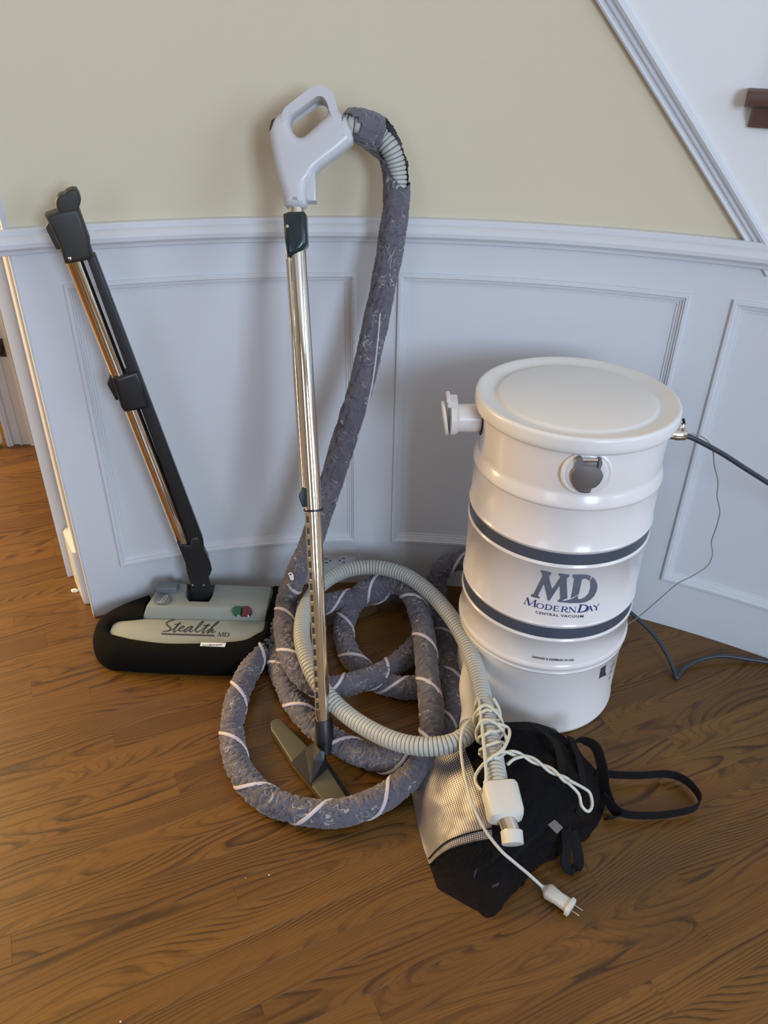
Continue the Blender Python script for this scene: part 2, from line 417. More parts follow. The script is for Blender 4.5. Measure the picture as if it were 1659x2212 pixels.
# ================================================================== FLOOR
DIR = math.radians(25.0); DX = Vector((math.cos(DIR), math.sin(DIR), 0)); DY = Vector((-math.sin(DIR), math.cos(DIR), 0))
PWID = 0.054
V, F = abox(-3.4, 3.2, -2.6, 5.2, -0.05, -0.0125)
fl = struct(mk('floor', V, F, M_OAK, None, smooth=False, origin=Vector((0, 0, 0))))
def inview(p):
    d = p-EYE; z = d.dot(FWD)
    if z < 0.2: return False
    x = 829.5+FPX*d.dot(RT)/z; y = 1106-FPX*d.dot(UP)/z
    return -70 < x < 1730 and 850 < y < 2300
rows = {}
for r in range(-40, 60):
    rnd = random.Random(r*13+5); u = -3.0-rnd.random()*1.2
    while u < 3.2:
        L = rnd.choice([0.42, 0.6, 0.75, 0.9, 1.1, 1.35])*(0.9+0.2*rnd.random())
        c = DX*(u+L/2)+DY*(r*PWID)
        hits = any(inview(DX*(u+L*k/8)+DY*(r*PWID)) for k in range(9))
        wall_d = min(math.hypot((DX*(u+L*k/8)+DY*(r*PWID)).x-WCX, (DX*(u+L*k/8)+DY*(r*PWID)).y-WCY) for k in range(9))
        if hits:
            g = 0.00008; hx = L/2-g; hy = PWID/2-g; bv = 0.00022; t = 0.012
            vv = [(-hx, -hy, -t), (hx, -hy, -t), (hx, hy, -t), (-hx, hy, -t),
                  (-hx, -hy, -bv), (hx, -hy, -bv), (hx, hy, -bv), (-hx, hy, -bv),
                  (-hx+bv, -hy+bv, 0), (hx-bv, -hy+bv, 0), (hx-bv, hy-bv, 0), (-hx+bv, hy-bv, 0)]
            ff = [(8, 9, 10, 11)]+[(a, (a+1) % 4, (a+1) % 4+4, a+4) for a in range(4)]+[(a+4, (a+1) % 4+4, (a+1) % 4+8, a+8) for a in range(4)]
            me = bpy.data.meshes.new('plank'); me.from_pydata(vv, [], ff); me.materials.append(M_OAK)
            o = bpy.data.objects.new('plank', me); COL.objects.link(o); o.parent = fl
            o.location = c; o.rotation_euler = (0, 0, DIR)
        u += L

# ================================================================== CURVED WALL
A0, A1 = -25.35, 62.0
ZR = 0.930
def arc_grid(a0, a1, z0, z1, off, n):
    V = []; F = []
    for i in range(n+1):
        a = a0+(a1-a0)*i/n
        V += [wpt(a, z0, off), wpt(a, z1, off)]
    for i in range(n): F.append((2*i, 2*i+2, 2*i+3, 2*i+1))
    return V, F
def arc_block(a0, a1, z0, z1, o0, o1, n=None):      # solid curved block between offsets o0 (front) and o1 (rear)
    n = n or max(1, int(abs(a1-a0)/1.5)); V = []; F = []
    for i in range(n+1):
        a = a0+(a1-a0)*i/n; V += [wpt(a, z0, o0), wpt(a, z1, o0), wpt(a, z1, o1), wpt(a, z0, o1)]
    for i in range(n):
        b = 4*i
        for k in range(4): F.append((b+k, b+(k+1) % 4, b+4+(k+1) % 4, b+4+k))
    F += [(0, 1, 2, 3), (4*n+3, 4*n+2, 4*n+1, 4*n)]
    return V, F
V, F = arc_block(A0, A1, 0, 2.75, -0.008, -0.10, 60)
wb = struct(mk('wall_back', V, F, M_BEIGE, None, origin=Vector((0, 1.66, 0))))
# wainscot: frame boards flush, panels recessed behind a stepped moulding
PAN = [(-22.5, -2.66), (0.29, 20.38), (23.0, 43.0), (46.0, 61.0)]
PT, PB = 0.824, 0.134
MW = 0.028
rails = [arc_block(A0, A1, 0, PB, 0, -0.012, 60), arc_block(A0, A1, PT, ZR-0.01, 0, -0.012, 60)]
edges = [A0]+[e for p in PAN for e in p]+[A1]
V, F = join(*rails, *[arc_block(edges[i], edges[i+1], PB, PT, 0, -0.012, 2) for i in range(0, len(edges), 2)])
mk('wainscot_frame', V, F, M_WHITE, wb)
PROF = [(0, 0), (0.0, 0.0045), (0.002, 0.0065), (0.008, 0.0065), (0.0105, 0.003), (0.0125, 0.0028), (0.0135, -0.001), (0.018, -0.002), (0.0195, -0.0045), (0.0235, -0.005), (0.0245, -0.0078), (MW, -0.0078)]
for a0, a1 in PAN:
    V, F = arc_block(a0, a1, PB, PT, -0.0075, -0.02)
    mk('wainscot_panel', V, F, M_WHITE, wb)
    V = []; F = []; NS = 14
    for u, d in PROF:
        da = math.degrees(u/WR)
        l, r, b, t = a0+da, a1-da, PB+u, PT-u
        V += [wpt(l+(r-l)*i/NS, b, d) for i in range(NS)]+[wpt(r, b, d)]+[wpt(r+(l-r)*i/NS, t, d) for i in range(NS)]+[wpt(l, t, d)]
    n = 2*NS+2
    for k in range(len(PROF)-1):
        for i in range(n): F.append((k*n+i, k*n+(i+1) % n, (k+1)*n+(i+1) % n, (k+1)*n+i))
    mk('panel_moulding', V, F, M_WHITE, wb, sharp=28)
# chair rail
RP = [(0.006, 0), (0.006, 0.010), (0.002, 0.014), (-0.004, 0.014), (-0.006, 0.019), (-0.010, 0.024), (-0.018, 0.028), (-0.026, 0.027), (-0.031, 0.022), (-0.033, 0.015), (-0.040, 0.013), (-0.044, 0.0)]
V = []; F = []; NA = 70; aa = [A0-1.15+(A1-A0+1.15)*i/NA for i in range(NA+1)]
for a in aa: V += [wpt(a, ZR+dz, d) for dz, d in RP]+[wpt(a, ZR-0.044, -0.01), wpt(a, ZR+0.006, -0.01)]
n = len(RP)+2
for i in range(NA):
    for k in range(n): F.append((i*n+k, i*n+(k+1) % n, (i+1)*n+(k+1) % n, (i+1)*n+k))
F += [tuple(range(n)), tuple(NA*n+k for k in range(n))[::-1]]
struct(mk('trim_1', V, F, M_WHITE, None, sharp=28))

# stair skirt above the diagonal trim
q0, q1 = pw(1322, 0), pw(1653, 540)
ang = lambda p: math.degrees(math.atan2(p.x-WCX, p.y-WCY))
da0, dz0, da1, dz1 = ang(q0), q0.z, ang(q1), q1.z
slope = (dz1-dz0)/(da1-da0)
def dzat(a): return dz0+slope*(a-da0)
V = []; F = []; NS = 60; s0 = da0-26
for i in range(NS+1):
    a = s0+(A1-s0)*i/NS
    zl = min(max(dzat(a), ZR), 2.74)
    V += [wpt(a, zl, 0.002), wpt(a, 2.745, 0.002), wpt(a, 2.745, -0.012), wpt(a, zl, -0.012)]
for i in range(NS):
    b = 4*i
    for k in range(4): F.append((b+k, b+(k+1) % 4, b+4+(k+1) % 4, b+4+k))
struct(mk('wall_stair', V, F, M_SKIRT, None))
TP = [(-0.001, -0.006), (0.0, 0.004), (0.003, 0.006), (0.006, 0.004), (0.0075, 0.0015), (0.011, 0.002), (0.013, 0.006), (0.0155, 0.007), (0.018, 0.003), (0.020, 0.004), (0.023, 0.010), (0.028, 0.013), (0.033, 0.012), (0.0365, 0.007), (0.038, 0.001), (0.038, -0.006)]
V = []; F = []; NS = 50
cth = math.atan2(slope*180/math.pi/WR, 1.0)        # slope angle on the unrolled wall
for i in range(NS+1):
    a = (da0-18)+(da1+1.0-(da0-18))*i/NS
    z = dzat(a)
    for u, d in TP:
        uu = u-0.021
        V.append(wpt(a+math.degrees(-math.sin(cth)*uu/WR), z+math.cos(cth)*uu, d))
n = len(TP)
for i in range(NS):
    for k in range(n): F.append((i*n+k, i*n+(k+1) % n, (i+1)*n+(k+1) % n, (i+1)*n+k))
struct(mk('trim_2', V, F, M_WHITE, None, sharp=28))

# stair tread nosing and baluster, upper right
def nose(a, z, off): return wpt(a, z, off)
c0 = pw(1612, 212, 0.03); at = ang(c0); zt = c0.z
tr = thing('stair_tread', 'dark brown wooden stair tread end jutting from the white stair skirt', 'stair tread', wpt(at+3, zt-0.03, 0))
sect = [(0.0, 0.018), (0.003, 0.030), (0.013, 0.036), (0.024, 0.032), (0.029, 0.024)]
def treadpiece(prof, a0, a1, name):
    V = []; F = []
    for a, dd in ((a0, -0.02), (a0+0.12, 0.0), (a1, 0.0)):
        for z, d in prof: V.append(wpt(a, zt-0.014+z, d+dd*0.3))
        V += [wpt(a, zt-0.014+prof[-1][0], 0.001), wpt(a, zt-0.014+prof[0][0], 0.001)]
    n = len(prof)+2
    for i in range(2):
        for k in range(n): F.append((i*n+k, i*n+(k+1) % n, (i+1)*n+(k+1) % n, (i+1)*n+k))
    F += [tuple(range(n)), tuple(2*n+k for k in range(n))[::-1]]
    o = mk(name, V, F, M_WOOD, tr); return o
treadpiece([(0.0, 0.026), (0.003, 0.034), (0.014, 0.038), (0.025, 0.034), (0.028, 0.026)], at, at+11, 'nosing')
treadpiece([(-0.032, 0.012), (-0.022, 0.014), (-0.016, 0.020), (-0.010, 0.022), (0.0, 0.024)], at+0.45, at+11, 'cove_moulding')
bp_ = wpt(at+1.75, zt+0.012, 0.012)
V, F = tube([bp_, bp_+Vector((0, 0, 0.5)), bp_+Vector((0, 0, 1.2))], 0.007, 10)
tag(mk('baluster', V, F, M_IRON), 'slim black iron baluster rising from the stair tread', 'baluster')

# left end of the wall: end face, casing with grooves
foot = [(-0.7165, 1.4955), (-0.729, 1.516), (-0.7255, 1.5185), (-0.745, 1.551), (-0.750, 1.548), (-0.757, 1.560), (-0.753, 1.563), (-0.815, 1.668), (-0.842, 1.660), (-0.852, 1.70), (-0.80, 1.78), (-0.70, 1.62), (-0.70, 1.555)]
V, F = slab([Vector((x, y, 0)) for x, y in foot], Vector((0, 0, 2.75)))
struct(mk('trim_3', V, F, M_WHITE, None, smooth=False))
V, F = slab([Vector((x, y, 0)) for x, y in [(-0.7435, 1.552), (-0.7600, 1.549), (-0.815, 1.640), (-0.8135, 1.665)]], Vector((0, 0, 0.16)))
struct(mk('trim_4', V, F, M_WHITE, None, smooth=False))

# hall beyond: door leaf, casing
V, F = join(abox(-1.285, 0.2, 2.40, 2.44, 0, 2.2), abox(-1.225, -1.215, 2.392, 2.402, 0, 2.2), abox(-1.262, -1.256, 2.394, 2.402, 0, 2.2))
struct(mk('door_1', V, F, M_WHITE, None, smooth=False))
V, F = join(abox(-1.305, -1.285, 2.385, 2.43, 0, 2.3), abox(-1.300, -1.292, 2.380, 2.386, 0, 2.3))
struct(mk('trim_5', V, F, M_WHITE, None, smooth=False))
V, F = abox(-2.05, -1.322, 2.36, 2.395, 0.012, 2.1)
d2 = struct(mk('door_2', V, F, M_WHITE, None, smooth=False))
kp = py(-1, 753, 2.35)
V, F = tube([kp+Vector((0, 0.012, 0)), kp, kp+Vector((0, -0.02, 0)), kp+Vector((0, -0.028, 0))], [0.006, 0.006, 0.020, 0.014], 16)
V2, F2 = box(kp+Vector((0, 0.008, 0)), XA, YA, ZA, 0.012, 0.002, 0.03)
mk('door_handle', *join((V, F), (V2, F2)), M_IRON, d2)
V, F = abox(-3.3, 0.6, 2.9, 2.95, 0, 2.75); struct(mk('wall_hall', V, F, M_PLAIN, None, smooth=False))
# room shell out of view (for the light to bounce in)
def wall_with_window(name, axis, pos, lo, hi, wins, m, th=0.06):
    parts = []; cur = lo
    for (a, b, z0, z1) in wins:
        parts += [(cur, a, 0, 2.75), (a, b, 0, z0), (a, b, z1, 2.75)]; cur = b
    parts.append((cur, hi, 0, 2.75)); vf = []
    for a, b, z0, z1 in parts:
        vf.append(abox(a, b, pos-th/2, pos+th/2, z0, z1) if axis == 'y' else abox(pos-th/2, pos+th/2, a, b, z0, z1))
    return struct(mk(name, *join(*vf), m, None, smooth=False))
wall_with_window('wall_rear', 'y', -2.6, -3.4, 3.2, [(-2.0, -1.0, 0.95, 2.55), (1.0, 2.5, 0.9, 2.6)], M_PLAIN)
wall_with_window('wall_right', 'x', 3.2, -2.6, 3.0, [(-1.35, -0.05, 1.0, 2.4)], M_PLAIN)
wall_with_window('wall_left', 'x', -3.15, -2.6, 3.0, [(1.55, 2.45, 0.7, 2.2)], M_PLAIN)
V, F = abox(-3.4, 3.2, -2.6, 3.0, 2.75, 2.8); struct(mk('ceiling', V, F, M_CEIL, None, smooth=False))

# ================================================================== OUTLET
oa0, oa1 = ang(pw(697, 1208)), ang(pw(750, 1208)); oz = pw(725, 1208).z; om = (oa0+oa1)/2
ot = thing('electrical_outlet', 'white duplex electrical outlet low on the wainscot behind the pale ribbed hose', 'outlet', wpt(om, oz-0.036, 0))
V, F = arc_block(om-1.95, om+1.95, oz-0.036, oz+0.036, 0.004, -0.001, 4); bevel(mk('cover_plate', V, F, M_OUTLET, ot), 0.0015)
tg = (wpt(om+0.5, 0, 0)-wpt(om-0.5, 0, 0)).normalized(); nr = Vector((-math.sin(math.radians(om)), -math.cos(math.radians(om)), 0))
for s in (-1, 1):
    c = wpt(om, oz, 0.0035)+tg*0.0195*s
    pts = []
    for k in range(20):
        a = 2*math.pi*k/20; pts.append(c+tg*max(-0.0135, min(0.0135, math.cos(a)*0.0168))+ZA*math.sin(a)*0.0165)
    o = mk('receptacle', *slab(pts, nr*0.0022), M_OUTLET, ot); bevel(o, 0.0006)
    for dz in (-0.0062, 0.0062):
        mk('slot', *box(c+nr*0.0024+ZA*dz-tg*0.003*(-s), tg, nr, ZA, 0.0042, 0.0006, 0.0011), M_SLOT, o)
    V, F = tube([c+nr*0.0018+tg*0.0075*(-s)*-1*-1, c+nr*0.003+tg*0.0075*(-s)*-1*-1], 0.0022, 10); mk('ground_hole', V, F, M_SLOT, o)

# ================================================================== CANISTER
KX, KY = 0.3486, 1.3254
can = thing('central_vacuum_canister', 'tall cream enamel vacuum canister with two slate stripes and a grey and blue logo', 'canister', (KX, KY, 0))
BP = [(0.165, 0.004), (0.172, 0.0), (0.1765, 0.002), (0.178, 0.007), (0.177, 0.012), (0.1748, 0.015), (0.1748, 0.172),
      (0.1762, 0.175), (0.1790, 0.179), (0.1764, 0.1832), (0.1775, 0.1860), (0.1808, 0.1895), (0.1810, 0.1950), (0.1780, 0.1995), (0.1765, 0.202)]
def bead(z, r0=0.1765, h=0.0035, k=0.0028): return [(r0, z-h), (r0+k*0.75, z-h*0.45), (r0+k, z), (r0+k*0.75, z+h*0.45), (r0, z+h)]
S1 = (0.2705, 0.2955); S2 = (0.4475, 0.4710)
BP += bead(S1[0]-0.006)+bead(S1[1]+0.006)+bead(S2[0]-0.006)+bead(S2[1]+0.006)
BP += [(0.1758, 0.562), (0.1766, 0.5645), (0.1785, 0.567), (0.1788, 0.570), (0.1780, 0.573), (0.1735, 0.5885), (0.1716, 0.5915), (0.1716, 0.597), (0.1718, 0.696), (0.160, 0.698)]
V, F = lathe(BP, 128, KX, KY); mk('drum_body', V, F, M_ENAMEL, can, sharp=60)
LP = [(0.168, 0.674), (0.1785, 0.674), (0.1822, 0.6765), (0.1842, 0.681), (0.1848, 0.687), (0.1848, 0.7010), (0.1838, 0.7045), (0.1808, 0.7065), (0.1770, 0.7062), (0.168, 0.7030), (0.158, 0.7000), (0.150, 0.6990), (0.1465, 0.6995), (0.1435, 0.7022), (0.140, 0.7030), (0.08, 0.7040), (0.0001, 0.7045)]
V, F = lathe(LP, 128, KX, KY); mk('lid', V, F, M_LID, can, sharp=60)
for z0, z1 in (S1, S2):
    V, F = lathe([(0.1745, z0), (0.1770, z0), (0.1770, z1), (0.1745, z1)], 128, KX, KY); mk('stripe', V, F, M_STRIPE, can, sharp=40)
def onk(x, y, r=0.17735): return pcyl(x, y, KX, KY, r)
ZM = lambda l: zc(1110, 1220, 8.295, l)
mpoly = [(480,110),(500,98),(660,135),(675,155),(660,180),(635,200),(640,260),(685,440),(740,370),(830,230),(835,210),(808,195),(803,170),(820,155),(985,175),(998,195),(985,220),(950,240),(948,330),(962,600),(905,622),(855,655),(785,662),(795,635),(832,615),(828,480),(825,370),(780,430),(690,565),(640,640),(622,648),(605,630),(590,540),(540,340),(500,420),(435,545),(465,590),(455,608),(310,570),(303,550),(320,530),(355,525),(400,430),(510,220),(515,170),(490,140)]
d1 = [(1050,200),(1065,178),(1250,176),(1330,185),(1385,208),(1358,292),(1310,255),(1250,248),(1218,275),(1198,370),(1165,525),(1080,575),(1022,602),(1055,430),(1085,255),(1058,225)]
d2_ = [(1410,220),(1460,270),(1495,340),(1500,400),(1485,470),(1440,560),(1370,630),(1280,670),(1180,688),(1000,688),(800,668),(860,657),(980,632),(1060,605),(1160,545),(1145,590),(1165,620),(1220,612),(1290,570),(1345,510),(1375,410),(1370,300)]
glyph_polys('logo_letters', [ZM(mpoly), ZM(d1), ZM(d2_)], onk, M_GREYLOGO, can, 2)
# small serif capitals as strokes
LET = {'M': [([(.08,0),(.22,1)],.05),([(.2,1),(.50,0)],.15),([(.50,0),(.86,1)],.05),([(.84,1),(.94,0)],.15),([(0,.02),(.2,.02)],.045),([(.82,.02),(1.06,.02)],.045),([(.1,.98),(.26,.98)],.045),([(.82,.98),(1.0,.98)],.045)],
 'O': [([(.5,.97),(.2,.85),(.06,.5),(.2,.15),(.5,.03),(.8,.15),(.94,.5),(.8,.85),(.5,.97)],(.05,.1,.15,.1,.05,.1,.15,.1,.05))],
 'D': [([(.2,0),(.24,1)],.15),([(.2,.96),(.55,.94),(.86,.75),(.92,.5),(.82,.2),(.5,.04),(.15,.04)],(.06,.07,.13,.16,.12,.07,.06)),([(.05,.03),(.3,.03)],.05),([(.08,.97),(.3,.97)],.05)],
 'E': [([(.2,0),(.24,1)],.15),([(.1,.96),(.85,.96)],.06),([(.2,.52),(.7,.52)],.05),([(.1,.04),(.9,.04)],.06),([(.84,.96),(.84,.8)],.05),([(.88,.04),(.94,.22)],.05),([(.7,.6),(.7,.44)],.05)],
 'R': [([(.2,0),(.24,1)],.15),([(.2,.96),(.6,.95),(.82,.75),(.6,.52),(.25,.5)],(.06,.08,.14,.08,.05)),([(.5,.5),(.75,.15),(1.02,.0)],(.13,.13,.08)),([(.08,.03),(.36,.03)],.05),([(.08,.97),(.3,.97)],.05)],
 'N': [([(.14,0),(.18,1)],.05),([(.12,1),(.88,0)],.16),([(.88,0),(.9,1)],.05),([(.03,.03),(.27,.03)],.05),([(.78,.97),(1.0,.97)],.05),([(.04,.97),(.2,.97)],.05)],
 'A': [([(.08,0),(.48,1)],.05),([(.46,1),(.9,0)],.16),([(.25,.36),(.7,.36)],.05),([(0,.03),(.2,.03)],.05),([(.78,.03),(1.05,.03)],.05)],
 'Y': [([(.1,1),(.5,.45)],.15),([(.9,1),(.5,.45)],.05),([(.5,.5),(.46,0)],.14),([(.33,.03),(.62,.03)],.05),([(0,.97),(.22,.97)],.05),([(.8,.97),(1.0,.97)],.05)]}
def serif(ch, BL, BR, up, k=1.0):
    bx = (BR[0]-BL[0], BR[1]-BL[1]); h = math.hypot(*up); out = []
    for pts, w_ in LET[ch]:
        P = [(BL[0]+bx[0]*u+up[0]*v, BL[1]+bx[1]*u+up[1]*v) for u, v in pts]
        ws = [x*h*k for x in w_] if isinstance(w_, tuple) else [w_*h*k]*len(pts)
        out += ribbon2(P, [x*SK for x in ws], 4)
    return out
SK = 1.35
qs = []
for ch, BL, BR, up in [('M',(165,700),(385,762),(38,-122)),('O',(398,777),(535,797),(12,-92)),('D',(545,803),(680,818),(15,-98)),('E',(695,828),(815,840),(15,-96)),('R',(835,845),(975,856),(15,-98)),('N',(980,855),(1115,858),(8,-98)),('D',(1125,858),(1315,850),(38,-142)),('A',(1300,842),(1415,828),(18,-98)),('Y',(1425,828),(1545,795),(-3,-98))]:
    qs += serif(ch, BL, BR, up)
quads('brand_lettering', [ZM(q) for q in qs], lambda x, y: onk(x, y, 0.1775), M_BLUELOGO, can)
def text_on(name, s, B, hgt, conv, f, m, parent, sp=1.0, shear=0.0):
    V, F = text_tris(s, sp); out = []
    for u, v in V:
        x = (1-u)**2*B[0][0]+2*u*(1-u)*B[1][0]+u*u*B[2][0]; y = (1-u)**2*B[0][1]+2*u*(1-u)*B[1][1]+u*u*B[2][1]
        x += v*hgt*shear; y -= v*hgt; (a, b), = conv([(x, y)]); out.append(f(a, b))
    return mk(name, out, F, m, parent, smooth=False)
text_on('small_lettering', 'CENTRAL VACUUM', ((392, 870), (800, 955), (1250, 945)), 44, ZM, onk, M_DARKPRINT, can, 1.25)
text_on('small_lettering', 'DESIGNED & ASSEMBLED IN USA', ((150, 158), (480, 226), (832, 210)), 34, lambda l: zc(1130, 1400, 7.54, l), onk, M_DARKPRINT, can, 1.05)
# black tape patch and worn print at the right
glyph_polys('tape_patch', [zc(1130, 1400, 7.54, [(1270,330),(1352,275),(1340,385),(1358,440),(1300,462),(1237,497)])], lambda x, y: onk(x, y, 0.1755), M_DARKPRINT, can, 1)
quads('worn_print', [zc(1130, 1400, 7.54, q) for q in ([(1422,330),(1432,335),(1492,240),(1490,225)], [(1400,420),(1406,425),(1450,360),(1448,345)], [(1395,510),(1402,515),(1418,470),(1416,450)], [(1460,215),(1466,222),(1478,205),(1476,195)])], lambda x, y: onk(x, y, 0.1752), M_GREYLOGO, can)
# front inlet with steel flap
fc = onk(1267, 1022, 0.1722); fn = Vector((fc.x-KX, fc.y-KY, 0)).normalized(); ft = fn.cross(ZA)*-1
def fp(off): return lambda x, y: ppl(x, y, fc+fn*off, fn)
inlet = None
c = fc
V = []; F = []
rings = [(0.0, -0.004), (0.043, -0.004), (0.0435, 0.001), (0.040, 0.0035), (0.036, 0.003), (0.034, 0.0045), (0.030, 0.0045), (0.0, 0.0045)]
for r, d in rings:
    for k in range(40):
        a = 2*math.pi*k/40; V.append(c+ft*math.cos(a)*r+ZA*math.sin(a)*r*0.98+fn*d)
for i in range(len(rings)-1):
    for k in range(40): F.append((i*40+k, i*40+(k+1) % 40, (i+1)*40+(k+1) % 40, (i+1)*40+k))
mk('inlet_ring', V, F, M_ENAMEL, can)
Z4 = lambda l: zc(1200, 970, 12.76, l)
flap_o = [(730,340),(1165,345),(1150,450),(1230,520),(1290,640),(1310,720),(1280,830),(1210,940),(1110,1030),(985,1075),(965,1160),(940,1195),(780,1200),(640,1175),(600,1120),(520,1040),(460,930),(430,830),(425,700),(460,590),(540,500),(640,450),(700,420)]
pts = [fp(0.008)(x, y) for x, y in Z4(flap_o)]
flap = mk('inlet_flap', *slab(pts, fn*0.003), M_STEEL, can); bevel(flap, 0.0008, 2, 60)
for l in ([(580,230),(620,185),(690,180),(735,230),(720,340),(700,420),(640,445),(560,430),(575,330)], [(1170,240),(1195,215),(1250,225),(1270,290),(1240,400),(1215,470),(1150,450)]):
    mk('hinge_lug', *slab([fp(0.0045)(x, y) for x, y in Z4(l)], fn*0.010), M_PEDAL, flap)
a_, b_ = [fp(0.010)(x, y) for x, y in Z4([(740, 300), (1165, 308)])]
mk('hinge_pin', *tube([a_, b_], 0.0032, 14), M_CHROME, flap)
# left inlet pipe with flap
pd_ = Vector((-1, -0.05, 0)).normalized(); PR = 0.0265
pz0 = py(1010, 903, 1.330)
L0 = pz0+pd_*-0.03; L1 = py(984, 903, 1.328)
mk('inlet_pipe', *tube([L0, L1], PR, 40), M_ENAMEL, can)
mk('pipe_gasket', *tube([Vector((0.1795, 1.33, pz0.z)), Vector((0.1765, 1.33, pz0.z))], PR+0.005, 40), M_SLOT, can)
colr = mk('pipe_collar', *tube([L1+pd_*-0.004, L1+pd_*0.001, L1+pd_*0.011, L1+pd_*0.012], [PR+0.001, PR+0.006, PR+0.006, PR+0.003], 40), M_ENAMEL, can)
tilt = (pd_*1.0+ZA*-0.16).normalized()
cc = L1+pd_*0.018
mk('pipe_flap', *tube([cc, cc+tilt*0.004, cc+tilt*0.0055], [PR+0.006, PR+0.006, PR+0.004], 40), M_ENAMEL, colr)
hb = L1+pd_*0.008+ZA*(PR+0.008)
mk('flap_hinge', *join(box(hb, XA, YA, ZA, 0.009, 0.016, 0.006), tube([hb+Vector((-0.008, -0.018, 0.008)), hb+Vector((-0.008, 0.018, 0.008))], 0.004, 12)), M_ENAMEL, colr)
mk('hinge_spring', *tube([hb+Vector((-0.004, -0.010, 0.003)), hb+Vector((-0.004, 0.010, 0.003))], 0.0025, 10), M_CHROME, colr)
# cable clamp on the right
k0 = py(1455, 938, 1.30); k1 = py(1480, 940, 1.30)
kd = (k1-k0).normalized()
cl = mk('cable_connector', *tube([k0-kd*0.02, k0+kd*0.0, k0+kd*0.006, k1], [0.010, 0.010, 0.0115, 0.0100], 24), M_CHROME, can)
k2 = py(1474, 922, 1.30)
mk('connector_screw', *tube([k2+ZA*-0.010, k2, k2+ZA*0.006], [0.006, 0.006, 0.003], 12), M_CHROME, cl)
mk('connector_bracket', *tube([py(1476, 905, 1.31), py(1478, 915, 1.31), py(1476, 925, 1.31)], 0.0025, 10), M_BLACK, cl)

# cords on the right
def wire(name, pts, r, m, label, cat='cable', n=10, seg=10):
    V, F = tube(catmull(pts, n), r, seg); return tag(mk(name, V, F, m), label, cat)
wire('power_cable', [py(1476, 941, 1.30), py(1500, 948, 1.30), py(1560, 980, 1.31), py(1610, 1012, 1.32), py(1680, 1056, 1.33), py(1800, 1130, 1.35)], 0.0050, M_RUBBER, 'black cable leaving the canister top towards the right edge')
wire('power_cable', [pz(1300, 1280, 0.11), pz(1366, 1327, 0.085), pz(1410, 1368, 0.06), pz(1440, 1412, 0.035), pz(1455, 1445, 0.014), pz(1461, 1464, 0.0058), pz(1468, 1456, 0.0058), pz(1482, 1441, 0.008), pz(1515, 1424, 0.014), pz(1560, 1417, 0.016), pz(1610, 1423, 0.010), pz(1680, 1436, 0.006), pz(1800, 1480, 0.006)], 0.0050, M_RUBBER, 'black cable on the floor kinking beside the foot of the canister')
wire('thin_wire', [py(x, y, Y) for x, y, Y in [(1478,937,1.30),(1505,939,1.31),(1528,952,1.32),(1540,975,1.33),(1543,1005,1.34),(1551,1040,1.35),(1549,1072,1.36),(1555,1105,1.36),(1547,1140,1.36),(1537,1170,1.37),(1539,1198,1.37),(1528,1222,1.37),(1500,1242,1.37),(1462,1262,1.37),(1420,1298,1.38),(1385,1328,1.39),(1355,1350,1.40)]], 0.0013, M_WIRE, 'thin grey wire hanging in a curve right of the canister', n=8, seg=8)

# ================================================================== WAND
TB = pz(699, 1562, 0.075)         # lower end of the tube
WT = py(641, 452, 1.500)
WD = (WT-TB).normalized()
WN = XA.cross(WD).normalized()    # plane normal of the handle
if WN.y > 0: WN = -WN
wand = thing('vacuum_wand', 'chrome telescopic vacuum wand with pale grey loop handle and floor tool, leaning on wall', 'vacuum wand', Vector((TB.x, TB.y, 0)))
def onw(x, y, off=0.0): return ppl(x, y, TB+WN*off, WN)
t_mid = onw(677, 1102); t_bot = onw(698, 1555); t_top = onw(641, 540); t_hi = onw(640, 452)
mk('lower_tube', *tube([t_bot, t_mid+WD*-0.01, t_mid+WD*0.1], 0.0150, 32), M_CHROME, wand)
mk('upper_tube', *tube([t_mid, t_top+WD*0.05], 0.0168, 32), M_CHROME, wand)
mk('neck_tube', *tube([t_hi+WD*-0.06, t_hi+WD*0.02, onw(638, 425)], 0.0140, 32), M_CHROME, wand)
# ring at the joint
mk('joint_ring', *tube([t_mid+WD*-0.001, t_mid+WD*0.003], 0.0190, 28), M_BLACK, wand)
# side channel (thin second tube at the left of the upper tube) and notched strip below
side = WD.cross(WN).normalized()
if side.x > 0: side = -side
s0_ = t_mid+side*0.0145+WN*0.004; s1_ = t_top+side*0.0145+WN*0.004
rel = onw(657, 1072)
mk('control_rod', *tube([rel+WD*0.012, s1_], 0.0065, 16), M_CHROME, wand)
rb = rounded('release_button', [[(654,1052),(668,1052),(668,1094),(654,1094),(646,1072),(648,1062)]], TB+WN*0.004, WN, 0.010, 0.003, M_TEAL, wand)
strip_v = []; a_, b_ = onw(668, 1106)+WN*0.012+side*0.002, onw(690, 1528)+WN*0.012+side*0.002
mk('notch_strip', *box((a_+b_)/2, side, WN, WD, 0.0050, 0.0030, (b_-a_).length/2), M_CHROME, wand)
NN = 18
for k in range(NN):
    p = a_.lerp(b_, (k+0.55)/NN)+WN*0.0026
    mk('notch_hole', *box(p, side, WN, WD, 0.0026, 0.0008, 0.0062), M_TOOLDARK, wand)
    p2 = a_.lerp(b_, (k+0.05)/NN)+WN*0.0028
    mk('notch_stud', *tube([p2, p2+WN*0.0018], 0.0030, 8), M_CHROME, wand)
# teal sleeve
rounded('latch_sleeve', [zc(540, 160, 4.1475, [(305,1270),(350,1250),(490,1245),(512,1275),(522,1530),(480,1590),(430,1625),(345,1655),(318,1480)])], onw(640, 500), WN, 0.022, 0.010, M_TEAL, wand)
mk('sleeve_rivet', *tube([onw(624, 494)+WN*0.020, onw(624, 494)+WN*0.0225], 0.0028, 12), M_CHROME, wand)
